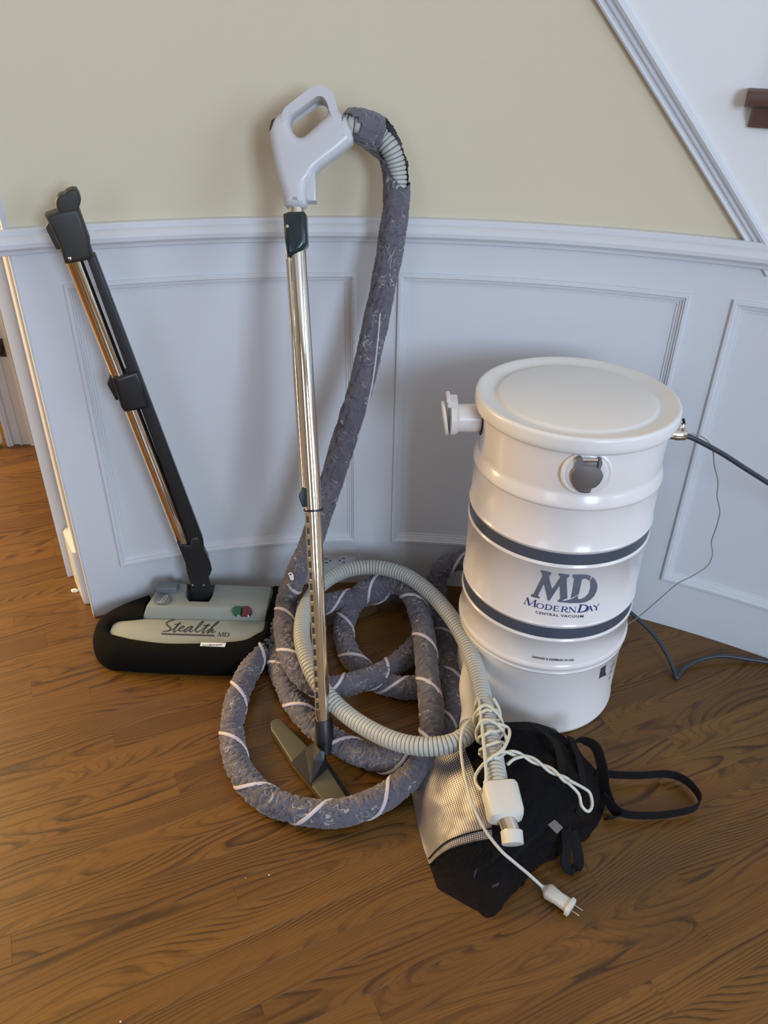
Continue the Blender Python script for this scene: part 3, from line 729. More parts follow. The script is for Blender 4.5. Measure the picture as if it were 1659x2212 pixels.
# handle
HO = [(332,1200),(312,1120),(275,1000),(238,860),(205,700),(182,560),(186,510),(215,425),(265,385),(330,335),(450,250),(560,172),(630,155),(700,172),(755,230),(785,300),(800,352),(850,378),(900,440),(922,530),(927,612),(880,660),(780,745),(660,835),(595,895),(560,960),(520,1010),(510,1100),(503,1200)]
HH = [(372,460),(385,405),(430,365),(500,312),(590,245),(640,232),(680,262),(702,320),(692,385),(640,440),(560,515),(490,575),(440,583),(400,550),(378,505)]
hp = onw(672, 340)
rounded('grip_handle', [smooth_loop(zc(540, 160, 4.1475, HO), 3), smooth_loop(zc(540, 160, 4.1475, HH), 3)[::-1]], hp, WN, 0.023, 0.0160, M_GREYPLASTIC, wand, 6)
rounded('trigger_box', [zc(540, 160, 4.1475, [(498,915),(590,895),(600,1155),(515,1155),(500,1120)])], hp+WN*-0.002, WN, 0.016, 0.004, M_GREYPLASTIC, wand)
rounded('thumb_switch', [zc(540, 160, 4.1475, [(180,525),(200,430),(268,390),(240,490)])], hp+WN*0.004, WN, 0.014, 0.004, M_SLOT, wand)
cb = onw(638, 443)
mk('handle_collar', *tube([cb, cb+WD*0.012, cb+WD*0.03], [0.0200, 0.0215, 0.0225], 28), M_GREYPLASTIC, wand)
# lower black neck and floor tool
n0 = onw(699, 1556); n1 = onw(702, 1600)
mk('tool_neck', *tube([n0+WD*0.004, n0, n1, n1+WD*-0.012+Vector((0, -0.004, 0)), n1+WD*-0.022+Vector((0.002, -0.012, 0))], [0.0165, 0.0180, 0.0178, 0.015, 0.008], 28), M_BLACK, wand)
Z7 = lambda l: zc(570, 1520, 7.9, l)
def foottop(l, z): return [pz(x, y, z) for x, y in Z7(l)]
ftp = foottop([(110,330),(130,280),(190,245),(270,245),(320,290),(745,715),(700,775),(740,990),(1075,1090),(1430,1610),(1540,1760),(1100,1780),(800,1390),(480,990),(180,520),(120,440)], 0.022)
tool = mk('floor_tool', *slab(foottop([(110,330),(130,280),(190,245),(270,245),(320,290),(755,720),(1090,1080),(1440,1620),(1560,1800),(1380,1830),(1100,1780),(800,1385),(470,985),(180,520),(118,440)], 0.024), Vector((0, 0, -0.020))), M_TOOL, wand)
bevel(tool, 0.004, 3)
mk('bristle_strip', *slab(foottop([(330,310),(755,715),(1010,935),(1150,1080),(1500,1600),(1600,1760),(1440,1640),(1080,1090),(740,720)], 0.014), Vector((0, 0, -0.0135))), M_BRISTLE, tool)
# saddle and ridge of the tool
sd = foottop([(480,985),(690,790),(835,830),(820,1010),(800,1385)], 0.0255)
mk('tool_saddle', *slab(sd, Vector((0, 0, -0.006))), M_TOOLDARK, tool, smooth=False)
apex = pz(570+960/7.9, 1520+800/7.9, 0.062); apl = pz(570+860/7.9, 1520+660/7.9, 0.050)
f0 = pz(570+800/7.9, 1520+1370/7.9, 0.025); f1 = pz(570+700/7.9, 1520+770/7.9, 0.025); f2 = pz(570+1110/7.9, 1520+1080/7.9, 0.025); f3 = pz(570+1050/7.9, 1520+950/7.9, 0.025)
mid = pz(570+850/7.9, 1520+960/7.9, 0.048); midr = pz(570+1020/7.9, 1520+980/7.9, 0.045)
V = [apex, apl, f0, f1, f2, f3, mid, midr, pz(570+1040/7.9, 1520+820/7.9, 0.058), f1-ZA*0.004, f2-ZA*0.004, f0-ZA*0.004]
F = [(0, 1, 6), (1, 3, 6), (6, 3, 2), (0, 6, 7), (6, 2, 7), (7, 2, 4), (0, 7, 8), (7, 4, 8), (8, 4, 5), (8, 5, 1), (1, 0, 8), (1, 5, 3), (3, 5, 4), (3, 4, 2)]
mk('tool_swivel', V, F, M_BLACK, tool, smooth=False)

# ================================================================== QUILTED HOSE
HR = 0.0240
hp_out = hp+WN*0.0
path = []
def hz(*a): path.extend(pz(x, y, z) for x, y, z in a)
def hy(*a): path.extend(py(x, y, Y) for x, y, Y in a)
ex = onw(748, 268)
path.append(ex); path.append(onw(775, 272, 0.0))
hy((812, 290, 1.600), (843, 325, 1.598), (856, 372, 1.595), (857, 430, 1.585), (847, 510, 1.570), (832, 600, 1.555), (808, 715, 1.53), (778, 840, 1.50), (745, 945, 1.475), (708, 1065, 1.455), (672, 1170, 1.440), (640, 1240, 1.430))
hz((620, 1300, 0.105), (616, 1365, 0.100), (632, 1425, 0.095), (665, 1470, 0.085), (716, 1485, 0.075), (776, 1472, 0.060), (832, 1450, 0.035), (885, 1410, 0.026), (925, 1350, 0.026))
IA1 = len(path)-1
hz((943, 1290, 0.05), (945, 1243, 0.10), (972, 1216, 0.130), (1008, 1212, 0.130), (1032, 1240, 0.09), (1022, 1295, 0.045), (995, 1370, 0.026), (965, 1445, 0.026), (920, 1478, 0.026), (862, 1485, 0.026), (800, 1460, 0.026), (757, 1415, 0.026), (742, 1360, 0.026), (758, 1315, 0.035), (790, 1275, 0.075), (835, 1258, 0.095), (873, 1268, 0.100), (899, 1305, 0.098), (914, 1360, 0.090), (921, 1425, 0.085), (928, 1500, 0.080), (933, 1570, 0.072), (922, 1635, 0.055))
hz((875, 1688, 0.035), (805, 1735, 0.026), (715, 1758, 0.026), (625, 1745, 0.026), (555, 1710, 0.026), (515, 1655, 0.026), (501, 1585, 0.026), (512, 1510, 0.028), (543, 1440, 0.032), (585, 1375, 0.040), (635, 1325, 0.045), (700, 1305, 0.052), (780, 1290, 0.052), (850, 1275, 0.045), (910, 1275, 0.035), (950, 1320, 0.028), (966, 1390, 0.028), (976, 1465, 0.030), (978, 1535, 0.030), (960, 1590, 0.028), (915, 1630, 0.026), (855, 1645, 0.026), (790, 1632, 0.026), (725, 1600, 0.026), (675, 1565, 0.026), (632, 1510, 0.026), (606, 1450, 0.026), (597, 1400, 0.026))
cen = catmull(path, 8)
STP = 0.0022
cen, LEN = resample(cen, STP)
# centre line in arc length
T, N, B = frames(cen)
hose = thing('vacuum_hose', 'grey quilted fabric covered vacuum hose hanging from the handle and coiled on floor', 'vacuum hose', Vector((cen[-1].x, cen[-1].y, 0)))
SEG = 40
acc = np.r_[0, np.cumsum([(cen[i+1]-cen[i]).length for i in range(len(cen)-1)])]
def wr(i, a):
    s = acc[i]; ca, sa = math.cos(a), math.sin(a)
    coil = min(1, max(0, (s-0.85)/0.35))
    # gathered cloth: sharp creases running round the tube on the coil, lengthwise and slanting on the hanging part
    p1 = Vector((s*95+sa*1.8, ca*1.3, sa*1.3)); p2 = Vector((s*20+sa*1.4, ca*3.0+s*6, sa*3.0))
    f1 = min(1, abs(noise.noise(p1))*3.4); f2 = min(1, abs(noise.noise(p2))*4.5)
    f3 = min(1, abs(noise.noise(p1*1.9+Vector((9, 4, 2))))*4.5)
    k = coil*(0.0046*(f1-0.8)+0.0020*(f3-0.8))+(1-coil)*(0.0050*(f2-0.8)+0.0014*(f3-0.8))
    k += 0.0022*noise.noise(Vector((s*20, ca*0.9, sa*0.9)))
    puff = 0.0075*math.exp(-((s-0.070)/0.045)**2)
    return HR+0.0012+k+puff
V, F = tube(cen, HR, SEG, True, wr)
# opening in the cover near the handle
keep = []
outd = (EYE-cen[20]).normalized()
for f in F:
    if len(f) > 4: keep.append(f); continue
    i = f[0]//SEG; s = acc[i]
    c = (V[f[0]]+V[f[2]])/2; d = (c-cen[i]).normalized()
    od = (Vector((0.60, -0.72, 0.30))).normalized(); dt = d.dot(od)
    lim = 1.0
    if 0.060 < s < 0.185: lim = 0.12+0.85*abs((s-0.122)/0.0625)**1.6
    if s < 0.052 and d.dot(Vector((-0.2, -0.9, 0.05)).normalized()) > 0.66+s*8: lim = 0.0; dt = 1
    if dt > lim: continue
    keep.append(f)
mk('hose_cover', V, keep, M_QUILT, hose, sharp=180)
# inner ribbed hose where the cover is open
def ribbed(pts_c, r, pitch, seg=24, depth=0.0030):
    prof = [0.0, 0.8, 1.0, 1.0, 1.0, 0.8, 0.0]; q = len(prof)
    P = []; D = []
    c0, L = resample(pts_c, pitch/3); P0 = np.array([tuple(p) for p in c0]); d = np.linspace(0, L, len(c0))
    nr = int(L/pitch); pos = [0.0, 0.10, 0.26, 0.46, 0.66, 0.82, 0.92]
    ss = [min(L, (k+f)*pitch) for k in range(nr) for f in pos]
    P = [Vector((np.interp(t, d, P0[:, 0]), np.interp(t, d, P0[:, 1]), np.interp(t, d, P0[:, 2]))) for t in ss]
    V, F = tube(P, r, seg, True, lambda i, a: r-depth+depth*prof[i % q])
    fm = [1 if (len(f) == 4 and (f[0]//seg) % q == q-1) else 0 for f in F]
    return V, F, fm
idx = int(0.26/STP)
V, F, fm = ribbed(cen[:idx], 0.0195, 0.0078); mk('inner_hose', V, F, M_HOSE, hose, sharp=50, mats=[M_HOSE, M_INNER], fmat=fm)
# piping tape
def helix(i0, i1, pitch, ph, w_=0.0034):
    P = []; st = 3
    for i in range(i0, i1, st):
        a = ph-2*math.pi*(acc[i]-acc[i0])/pitch
        d = N[i]*math.cos(a)+B[i]*math.sin(a); P.append((cen[i]+d*(HR+0.0012), d))
    V = []; F = []
    for k, (p, d) in enumerate(P):
        a = P[max(k-1, 0)][0]; b = P[min(k+1, len(P)-1)][0]; t = (b-a).normalized(); s_ = t.cross(d).normalized()
        for x, y in ((-1, -0.5), (-0.8, 0.8), (0, 1.1), (0.8, 0.8), (1, -0.5)): V.append(p+s_*w_*x+d*0.0022*y)
    for k in range(len(P)-1):
        for j in range(5): F.append((k*5+j, k*5+(j+1) % 5, (k+1)*5+(j+1) % 5, (k+1)*5+j))
    return V, F
i1m = int(1.05/STP)
mk('piping', *helix(int(0.42/STP), i1m, 1.1, 1.6, 0.0016), M_PIPING, hose)
mk('piping', *helix(i1m, len(cen)-5, 0.135, 2.2, 0.0038), M_PIPING, hose)
zp = py(629, 1247, 1.400)
zn = (EYE-zp).normalized(); zs = XA
mk('zipper_pull', *slab([ppl(x, y, zp, zn) for x, y in [(622,1238),(630,1236),(634,1242),(635,1252),(631,1254),(627,1252),(625,1246)]], zn*0.003, [ppl(x, y, zp, zn) for x, y in [(625,1240),(629,1239),(630,1242),(626,1243)]][::-1]), M_TAG, hose, smooth=False)

# ================================================================== BARE RIBBED HOSE
gp = [pz(*a) for a in [(1012, 1500, 0.11), (1024, 1545, 0.13), (1010, 1585, 0.135), (975, 1606, 0.135), (920, 1613, 0.13), (860, 1603, 0.120), (800, 1577, 0.110), (745, 1540, 0.105), (700, 1493, 0.115), (668, 1437, 0.130), (652, 1375, 0.135), (660, 1315, 0.135), (695, 1262, 0.140), (750, 1232, 0.140), (815, 1226, 0.140), (875, 1242, 0.145), (928, 1280, 0.150), (972, 1330, 0.150), (1005, 1385, 0.150), (1028, 1445, 0.155), (1043, 1505, 0.160), (1056, 1570, 0.165), (1067, 1640, 0.165), (1078, 1705, 0.165)]]
gc = catmull(gp, 10)
gh = thing('ribbed_hose', 'bare pale grey ribbed hose looped over the quilted coil, its white cuff on the bag', 'ribbed hose', Vector((gc[0].x, gc[0].y, 0)))
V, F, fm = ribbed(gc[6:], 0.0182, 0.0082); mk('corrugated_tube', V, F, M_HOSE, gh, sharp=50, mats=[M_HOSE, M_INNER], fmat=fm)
e0 = pz(1012, 1470, 0.10)
mk('end_sleeve', *tube(catmull([pz(1024, 1425, 0.105), pz(1014, 1480, 0.100), pz(1020, 1533, 0.122), pz(1015, 1572, 0.134)], 6), [0.0215]*12+[0.0212]*7, 28), M_CUFF, gh)
g1 = pz(1078, 1698, 0.165); g2 = pz(1094, 1768, 0.155); g3 = pz(1105, 1796, 0.148); g4 = pz(1108, 1824, 0.140)
gd = (g2-g1).normalized()
def sqtube(c, hs, k=4.0, seg=32, rf=None):
    T_, N_, B_ = frames(c, ZA); V = []; F = []
    for i, p in enumerate(c):
        for j in range(seg):
            a = 2*math.pi*j/seg; ca, sa = math.cos(a), math.sin(a); q = (abs(ca)**k+abs(sa)**k)**(-1/k)
            V.append(p+N_[i]*ca*q*hs[i][0]+B_[i]*sa*q*hs[i][1])
    for i in range(len(c)-1):
        for j in range(seg): F.append((i*seg+j, i*seg+(j+1) % seg, (i+1)*seg+(j+1) % seg, (i+1)*seg+j))
    F += [tuple(range(seg))[::-1], tuple((len(c)-1)*seg+j for j in range(seg))]
    return V, F
cuff = mk('electric_cuff', *sqtube([g1-gd*0.002, g1+gd*0.004, g2-gd*0.008, g2, g2+gd*0.004], [(0.018, 0.028), (0.0205, 0.0305), (0.0205, 0.0305), (0.019, 0.028), (0.014, 0.020)], 6.0), M_CUFF, gh)
mk('metal_ring', *tube([g2, g3], 0.0155, 28), M_CHROME, gh)
mk('end_nozzle', *tube([g3-(g4-g3)*0.1, g3, g4, g4+(g4-g3)*0.02], [0.0160, 0.0185, 0.0180, 0.0165], 28), M_CUFF, gh)
# cord wraps
wr_c, _ = resample(gc, 0.004); wT, wN, wB = frames(wr_c)
nw = len(wr_c); base_i = None
def nearest(p): return min(range(nw), key=lambda i: (wr_c[i]-p).length)
ia = nearest(pz(1047, 1530, 0.16)); ib = nearest(pz(1070, 1650, 0.165))
def wrap(i0, i1, turns, ph, rr, tiltk=0.0):
    P = []
    for k in range(int(turns*14)+1):
        f = k/(turns*14); i = int(round(i0+(i1-i0)*f)); a = ph+2*math.pi*turns*f
        ii = min(nw-1, max(0, int(i+tiltk*math.cos(a)*6)))
        P.append(wr_c[ii]+(wN[ii]*math.cos(a)+wB[ii]*math.sin(a))*(rr+0.0015*math.sin(3.1*a)))
    return P
CR = 0.0030
w1 = wrap(ia, ib-6, 4.3, 0.5, 0.0218, 0.5)
w2 = wrap(ib-9, ia+3, 2.6, 2.0, 0.0262, -0.6)
w2 = [p for p in w2]
start = [pz(1052, 1712, 0.172), pz(1047, 1690, 0.178), pz(1050, 1668, 0.182)]
V1 = tube(catmull(start+w1, 3), CR, 10)
V2_ = tube(catmull(w2, 3), CR, 10)
# open loop on the left of the tube
lo = tube(catmull([pz(*a) for a in [(1040,1708,.165),(1027,1690,.160),(1030,1670,.165),(1050,1645,.180),(1085,1620,.190),(1100,1590,.185),(1097,1572,.180),(1075,1563,.190)]], 8), CR, 10)
# twisted tail
tc_ = catmull([pz(*a) for a in [(1066,1640,.182),(1092,1626,.180),(1130,1633,.165),(1175,1655,.155),(1215,1680,.145),(1245,1700,.125),(1262,1722,.105)]], 12)
tT, tN, tB = frames(tc_); n_ = len(tc_)
st1 = [p+(tN[i]*math.cos(i*0.30)+tB[i]*math.sin(i*0.30))*0.0033*(1 if i < n_-8 else 1) for i, p in enumerate(tc_)]
st2 = [p-(tN[i]*math.cos(i*0.30)+tB[i]*math.sin(i*0.30))*0.0033 for i, p in enumerate(tc_)]
cut = 54
st = catmull(st1[:cut], 1)+[pz(1250, 1715, .115), pz(1256, 1740, .10), pz(1270, 1753, .092), pz(1279, 1740, .095), pz(1275, 1715, .105), pz(1262, 1703, .115)]+st2[:cut][::-1]
tw = tube(catmull(st, 3), CR, 10)
short = tube(catmull([pz(*a) for a in [(1096,1652,.170),(1110,1640,.172),(1130,1634,.170)]], 6), CR, 10)
mk('cord_windings', *join(V1, V2_, lo, tw, short), M_CORD, gh)
tail = catmull([pz(*a) for a in [(1016,1556,.158),(1000,1575,.160),(995,1610,.150),(999,1650,.145),(1007,1690,.142),(1020,1735,.136),(1045,1788,.120),(1080,1835,.103),(1110,1862,.084),(1140,1887,.050),(1172,1916,.014)]], 8)
pcd = mk('plug_cord', *tube(tail, CR, 10), M_CORD, gh)
pa, pb_ = pz(1171, 1916, 0.013), pz(1236, 1962, 0.013); pdv = (pb_-pa).normalized(); L_ = (pb_-pa).length
def at_(f): return pa+pdv*L_*f
plug = mk('plug', *sqtube([at_(0), at_(.08), at_(.10), at_(.16), at_(.22), at_(.55), at_(.86), at_(.88), at_(.97), at_(1)], [(.004,.004),(.005,.006),(.006,.009),(.008,.012),(.010,.014),(.0085,.0115),(.0085,.0125),(.0115,.0165),(.0115,.0165),(.009,.013)], 3.0), M_CUFF, gh)
ps = pdv.cross(ZA).normalized()
for s in (-1, 1):
    mk('prong', *box(at_(1)+pdv*0.007+ps*0.006*s, pdv, ps, ZA, 0.009, 0.0008, 0.0032), M_CHROME, plug)

# ================================================================== POWER HEAD
ph_o = pz(420, 1350, 0.0)
head = thing('power_brush', 'grey electric floor brush in a black fabric bumper, its wand leaning at left', 'power brush', Vector((ph_o.x, ph_o.y, 0)))
low = [(236,1364),(243,1348),(254,1341),(309,1336),(574,1341),(570,1362),(556,1372),(529,1386),(428,1395),(357,1395),(276,1384),(242,1374)]
ZL, ZU = 0.058, 0.084
pts = [pz(x, y, ZL) for x, y in low]
o = mk('front_housing', *slab(pts, Vector((0, 0, -0.045))), M_HEAD, head); bevel(o, 0.003, 3)
top = [(316,1309),(336,1279),(343,1263),(388,1259),(404,1261),(402,1288),(409,1298),(451,1299),(458,1287),(464,1262),(586,1267),(577,1314)]
tp = [pz(x, y, ZU) for x, y in top]
bo = [v.copy() for v in tp]
bo[0] = pz(308, 1334, ZL); bo[-1] = pz(572, 1341, ZL)
bo[1] = tp[1]+Vector((-0.006, 0, 0)); bo[-2] = tp[-2]+Vector((0.006, 0, 0))
tr_ = tessellate_polygon([tp]); n = len(tp); V = []; F = []
for k, (poly, z) in enumerate(((tp, ZU), (bo, ZL-0.001), (bo, 0.012))):
    V += [Vector((p.x, p.y, z)) for p in poly]
F = [tuple(t) for t in tr_]+[tuple(i+2*n for i in t[::-1]) for t in tr_]
for k in range(2):
    for i in range(n): F.append((k*n+i, k*n+(i+1) % n, (k+1)*n+(i+1) % n, (k+1)*n+i))
o = mk('motor_housing', V, F, M_HEAD, head, sharp=30); bevel(o, 0.0025, 3)
# well behind the neck opening
mk('neck_well', *slab([pz(x, y, 0.05) for x, y in [(396,1262),(396,1312),(462,1314),(468,1264)]], Vector((0, 0, -0.03))), M_BLACK, head)
o = mk('foot_pedal', *slab([pz(x, y, 0.100) for x, y in [(336,1272),(341,1255),(386,1254),(381,1270)]], Vector((0, 0, -0.02))), M_PEDAL, head); bevel(o, 0.002)
dc = pz(352, 1296, ZU)
pts = [dc+XA*0.0215*math.cos(2*math.pi*k/36)+YA*0.0195*math.sin(2*math.pi*k/36) for k in range(36)]
dial = mk('height_dial', *slab(pts, Vector((0, 0, 0.004))), M_PEDAL, head); bevel(dial, 0.0012)
def ondial(x, y): return pz(x, y, ZU+0.0043)
quads('dial_mark', [zc(200, 1200, 3.95, q) for q in ribbon2([(545,405),(585,385),(620,345),(640,345),(600,395),(570,400)], [5]*6, 4)], ondial, M_GREYPLASTIC, dial)
# indicator lenses
def lens(l, m, nm):
    base = [pz(x, y, ZU-0.001) for x, y in l]; c = sum(base, Vector())/len(base)
    V = list(base)+[c+(p-c)*0.86+ZA*0.004 for p in base]+[c+ZA*0.0048]; n = len(l)
    F = [(i, (i+1) % n, n+(i+1) % n, n+i) for i in range(n)]+[(n+i, n+(i+1) % n, 2*n) for i in range(n)]
    return mk(nm, V, F, m, head)
hl = [(523, 1310.5)]+[(513+11.5*math.cos(a), 1321.5+11*math.sin(a)) for a in np.linspace(-math.pi/2, -3*math.pi/2, 12)]+[(521, 1332.5)]
hr_ = [(521, 1332.5)]+[(534+11.5*math.cos(a), 1321.5+11*math.sin(a)) for a in np.linspace(math.pi/2, -math.pi/2, 12)]+[(523, 1310.5)]
lens(hl, M_GREEN, 'green_indicator'); lens(hr_, M_RED, 'red_indicator')
onh = lambda x, y: pz(x, y, ZL+0.0006)
ZS = lambda l: zc(340, 1330, 9.217, l)
strokes = [([(350,80),(290,88),(215,115),(180,150),(205,195),(250,235),(262,262),(235,295),(175,305),(100,320)], [14,26,24,30,34,36,32,24,24,16]),
 ([(235,295),(300,268),(370,215),(420,165),(465,128)], [14,14,16,20,22]), ([(420,170),(360,250),(325,300),(325,322),(370,308),(425,270)], [22,24,26,24,14,12]),
 ([(335,178),(400,166),(468,165)], [16,16,14]),
 ([(425,270),(490,250),(532,218),(520,200),(470,222),(430,275),(440,305),(490,300),(560,262)], [12,14,18,18,22,26,24,16,12]),
 ([(705,212),(650,215),(580,258),(530,305),(550,322),(620,285),(700,218)], [18,22,24,28,22,16,18]), ([(700,222),(655,275),(640,315),(670,318),(730,280)], [22,24,24,16,12]),
 ([(730,280),(830,215),(905,135),(915,108),(885,118),(820,190),(765,275),(770,318),(820,315),(880,275)], [12,14,18,20,20,24,28,26,18,12]),
 ([(880,275),(960,215),(1040,158)], [12,16,22]), ([(1010,185),(940,265),(895,325),(905,345),(960,315)], [22,24,28,22,12]), ([(912,192),(980,188),(1050,195)], [16,18,16]),
 ([(960,315),(1060,255),(1160,180),(1225,125),(1195,122),(1110,205),(1030,300),(995,350),(1040,320),(1105,270),(1110,285),(1080,320),(1090,338),(1165,308)], [12,14,16,18,22,26,28,24,16,22,24,24,18,12])]
qs = []
for p, w_ in strokes: qs += ribbon2(p, w_, 5)
qs += [[(78,345),(78,375),(1135,412),(1140,380)]]
qs += serif('M', (1190,408), (1310,412), (22,-82), 1.2)+serif('D', (1318,412), (1425,418), (15,-80), 1.2)
quads('brand_lettering', [ZS(q) for q in qs], onh, M_DARKPRINT, head)
# fabric bumper
hem = [(590,1272),(575,1341),(568,1362),(554,1370),(529,1383),(480,1389),(428,1391),(357,1391),(300,1384),(270,1378),(239,1369),(239,1353),(254,1342),(280,1339),(309,1336)]
out = [(606,1292),(603,1350),(597,1400),(574,1432),(530,1446),(480,1449),(428,1448),(340,1444),(270,1440),(228,1434),(204,1410),(206,1372),(228,1343),(270,1318),(326,1296)]
hemw = catmull([pz(x, y, 0.060) for x, y in hem], 8); outw = catmull([pz(x, y, 0.020) for x, y in out], 8)
lev = [(0.0, 0.048), (0.0, 0.0600), (0.06, 0.0640), (0.22, 0.0665), (0.45, 0.0655), (0.68, 0.059), (0.86, 0.049), (0.97, 0.036), (1.0, 0.024), (0.99, 0.012), (0.95, 0.003), (0.85, 0.0005)]
V = []; F = []; n = len(lev)
for i, (a, b) in enumerate(zip(hemw, outw)):
    for t, z in lev:
        p = a.lerp(b, t); p.z = z
        gth = noise.noise(Vector((i*0.9, t*2, 0)))*(0.0030 if i > 60 else 0.0010)*math.sin(math.pi*min(1, t+0.15))
        p.z = max(0.0005, p.z+gth); p += (b-a).normalized()*gth; V.append(p)
for i in range(len(hemw)-1):
    for k in range(n-1): F.append((i*n+k, i*n+k+1, (i+1)*n+k+1, (i+1)*n+k))
F += [tuple(range(n)), tuple((len(hemw)-1)*n+k for k in range(n))]
bum = mk('fabric_bumper', V, F, M_FABRIC, head, sharp=70)
tn = Vector((0, -0.55, 0.85)).normalized(); t0 = pz(459, 1395, 0.066)
mk('sewn_label', *slab([ppl(x, y, t0, tn) for x, y in ZS([(868,535),(1370,545),(1340,632),(840,656)])], tn*0.0012), M_TAG, bum, smooth=False)
ont = lambda x, y: ppl(x, y, t0+tn*0.0018, tn)
text_on('label_lettering', 'Vacu', ((880, 606), (950, 603), (1025, 598)), 36, ZS, ont, M_GREENPRINT, bum, 1.0, 0.2)
text_on('label_lettering', 'Bumper', ((1030, 598), (1165, 592), (1300, 586)), 30, ZS, ont, M_DARKPRINT, bum, 1.0, 0.2)
# leaning wand of the brush
H0 = pz(431, 1280, 0.08)
H1r = ray(150, 430); H1 = EYE+H1r*(1.455/H1r.y)
hx = Vector((math.cos(math.radians(18)), math.sin(math.radians(18)), 0))
hn = hx.cross(H1-H0).normalized()
if hn.y > 0: hn = -hn
def onl(x, y, off=0.0): return ppl(x, y, H0+hn*off, hn)
Z1 = lambda l: zc(0, 360, 3.318, l); Z2 = lambda l: zc(100, 1100, 2.765, l); Z6 = lambda l: zc(90, 400, 11.64, l)
mk('chrome_tube', *tube([onl(155, 548), onl(400, 1180)], 0.0155, 32), M_CHROME, head)
rounded('wiring_channel', [[(185,548),(206,548),(438,1160),(440,1180),(410,1180),(402,1150)]], H0, hn, 0.015, 0.004, M_BLACK, head)
conn = rounded('top_connector', [Z6([(88,715),(430,598),(925,530),(1215,1340),(1218,1480),(1305,1760),(1150,1830),(900,1880),(590,1925),(480,1560),(250,1050)])], H0, hn, 0.021, 0.008, M_MATTEBLACK, head)
rounded('hinge_knuckle', [smooth_loop(Z6([(430,620),(352,400),(400,250),(480,195),(560,180),(650,95),(870,68),(990,350),(925,540),(900,640),(600,680)]), 2)], H0, hn, 0.017, 0.005, M_MATTEBLACK, conn)
rounded('latch_lever', [Z6([(185,880),(100,1050),(370,1585),(470,1590),(400,1300)])], H0, hn, 0.009, 0.002, M_MATTEBLACK, conn)
rv = onl(151, 552); mk('rivet', *tube([rv+hn*0.020, rv+hn*0.0225, rv+hn*0.0232], [0.0034, 0.0034, 0.002], 14), M_CHROME, conn)
soc = onl(112, 457); axis = (onl(120, 480)-onl(108, 450)).normalized()
mk('socket_mouth', *tube([onl(114, 458)+hn*0.0, onl(114, 458)+axis*0.004], 0.0135, 24), M_STEEL, conn)
mc = rounded('middle_clamp', [Z1([(795,1495),(985,1440),(1070,1690),(1060,1705),(985,1720),(890,1735),(865,1700),(800,1500)])], H0, hn, 0.021, 0.008, M_BLACK, head)
rounded('clamp_lever', [Z1([(790,1480),(768,1550),(830,1665),(860,1660),(830,1560),(800,1500)])], H0, hn, 0.008, 0.002, M_BLACK, mc)
nk = rounded('swivel_neck', [Z2([(778,180),(850,190),(860,145),(905,140),(925,190),(972,290),(978,320),(985,335),(975,365),(965,380),(992,500),(985,560),(862,560),(868,440),(850,400),(835,350),(845,345),(800,230)])], H0, hn, 0.021, 0.006, M_BLACK, head)
for x, y in ((414, 1252), (438, 1252)):
    q = onl(x, y); mk('rivet', *tube([q+hn*0.020, q+hn*0.0225], 0.0022, 10), M_CHROME, nk)

# ================================================================== ACCESSORY BAG
G = [
 [(885,1690,0.0),(898,1760,0.0),(912,1822,0.0),(928,1870,0.0),(945,1920,0.0)],
 [(925,1650,0.055),(940,1715,0.058),(960,1780,0.055),(975,1835,0.050),(1000,1952,0.0)],
 [(988,1575,0.105),(1024,1665,0.120),(1050,1745,0.115),(1064,1815,0.090),(1030,1968,0.0)],
 [(1080,1562,0.105),(1120,1650,0.125),(1130,1740,0.112),(1120,1830,0.075),(1060,1982,0.0)],
 [(1160,1562,0.095),(1195,1660,0.115),(1205,1745,0.090),(1170,1830,0.050),(1110,1930,0.0)],
 [(1232,1600,0.060),(1268,1675,0.075),(1262,1760,0.055),(1222,1815,0.025),(1172,1868,0.0)],
 [(1262,1640,0.0),(1308,1700,0.0),(1295,1775,0.0),(1255,1818,0.0),(1215,1845,0.0)],
]
nu, nv = len(G), len(G[0]); W = [[pz(*q) for q in r] for r in G]
def surf(u, v):
    rows_ = []
    def cr(a, b, c, d, t): return 0.5*((2*b)+(-a+c)*t+(2*a-5*b+4*c-d)*t*t+(-a+3*b-3*c+d)*t**3)
    i = min(int(u), nu-2); j = min(int(v), nv-2); fu, fv = u-i, v-j
    def rowp(ii):
        ii = min(max(ii, 0), nu-1); r = W[ii]; g = lambda k: r[min(max(k, 0), nv-1)]
        return cr(g(j-1), g(j), g(j+1), g(j+2), fv)
    return cr(rowp(i-1), rowp(i), rowp(i+1), rowp(i+2), fu)
bag = thing('accessory_bag', 'black net tool bag with silver mesh front panel lying on the wood floor', 'bag', Vector((W[3][2].x, W[3][2].y, 0)))
def patch(u0, u1, v0, v1, name, m, nmul=10, off=0.0, lump=0.004, parent=None):
    nx = max(2, int((u1-u0)*nmul)); ny = max(2, int((v1-v0)*nmul)); V = []; F = []; uv = []
    for i in range(nx+1):
        for j in range(ny+1):
            u = u0+(u1-u0)*i/nx; v = v0+(v1-v0)*j/ny; p = surf(u, v)
            e = surf(min(u+0.05, nu-1), v)-surf(max(u-0.05, 0), v); f = surf(u, min(v+0.05, nv-1))-surf(u, max(v-0.05, 0))
            nn = e.cross(f); nn = nn.normalized() if nn.length > 1e-9 else ZA
            if nn.z < 0: nn = -nn
            l = noise.noise(p*26)*lump+noise.noise(p*70)*lump*0.45
            if p.z < 0.004: l = max(0, l)
            q = p+nn*(l+off); q.z = max(q.z, 0.001); V.append(q); uv.append((u*0.075, v*0.075))
    for i in range(nx):
        for j in range(ny): F.append((i*(ny+1)+j, (i+1)*(ny+1)+j, (i+1)*(ny+1)+j+1, i*(ny+1)+j+1))
    return mk(name, V, F, m, parent or bag, uv=uv, sharp=180)
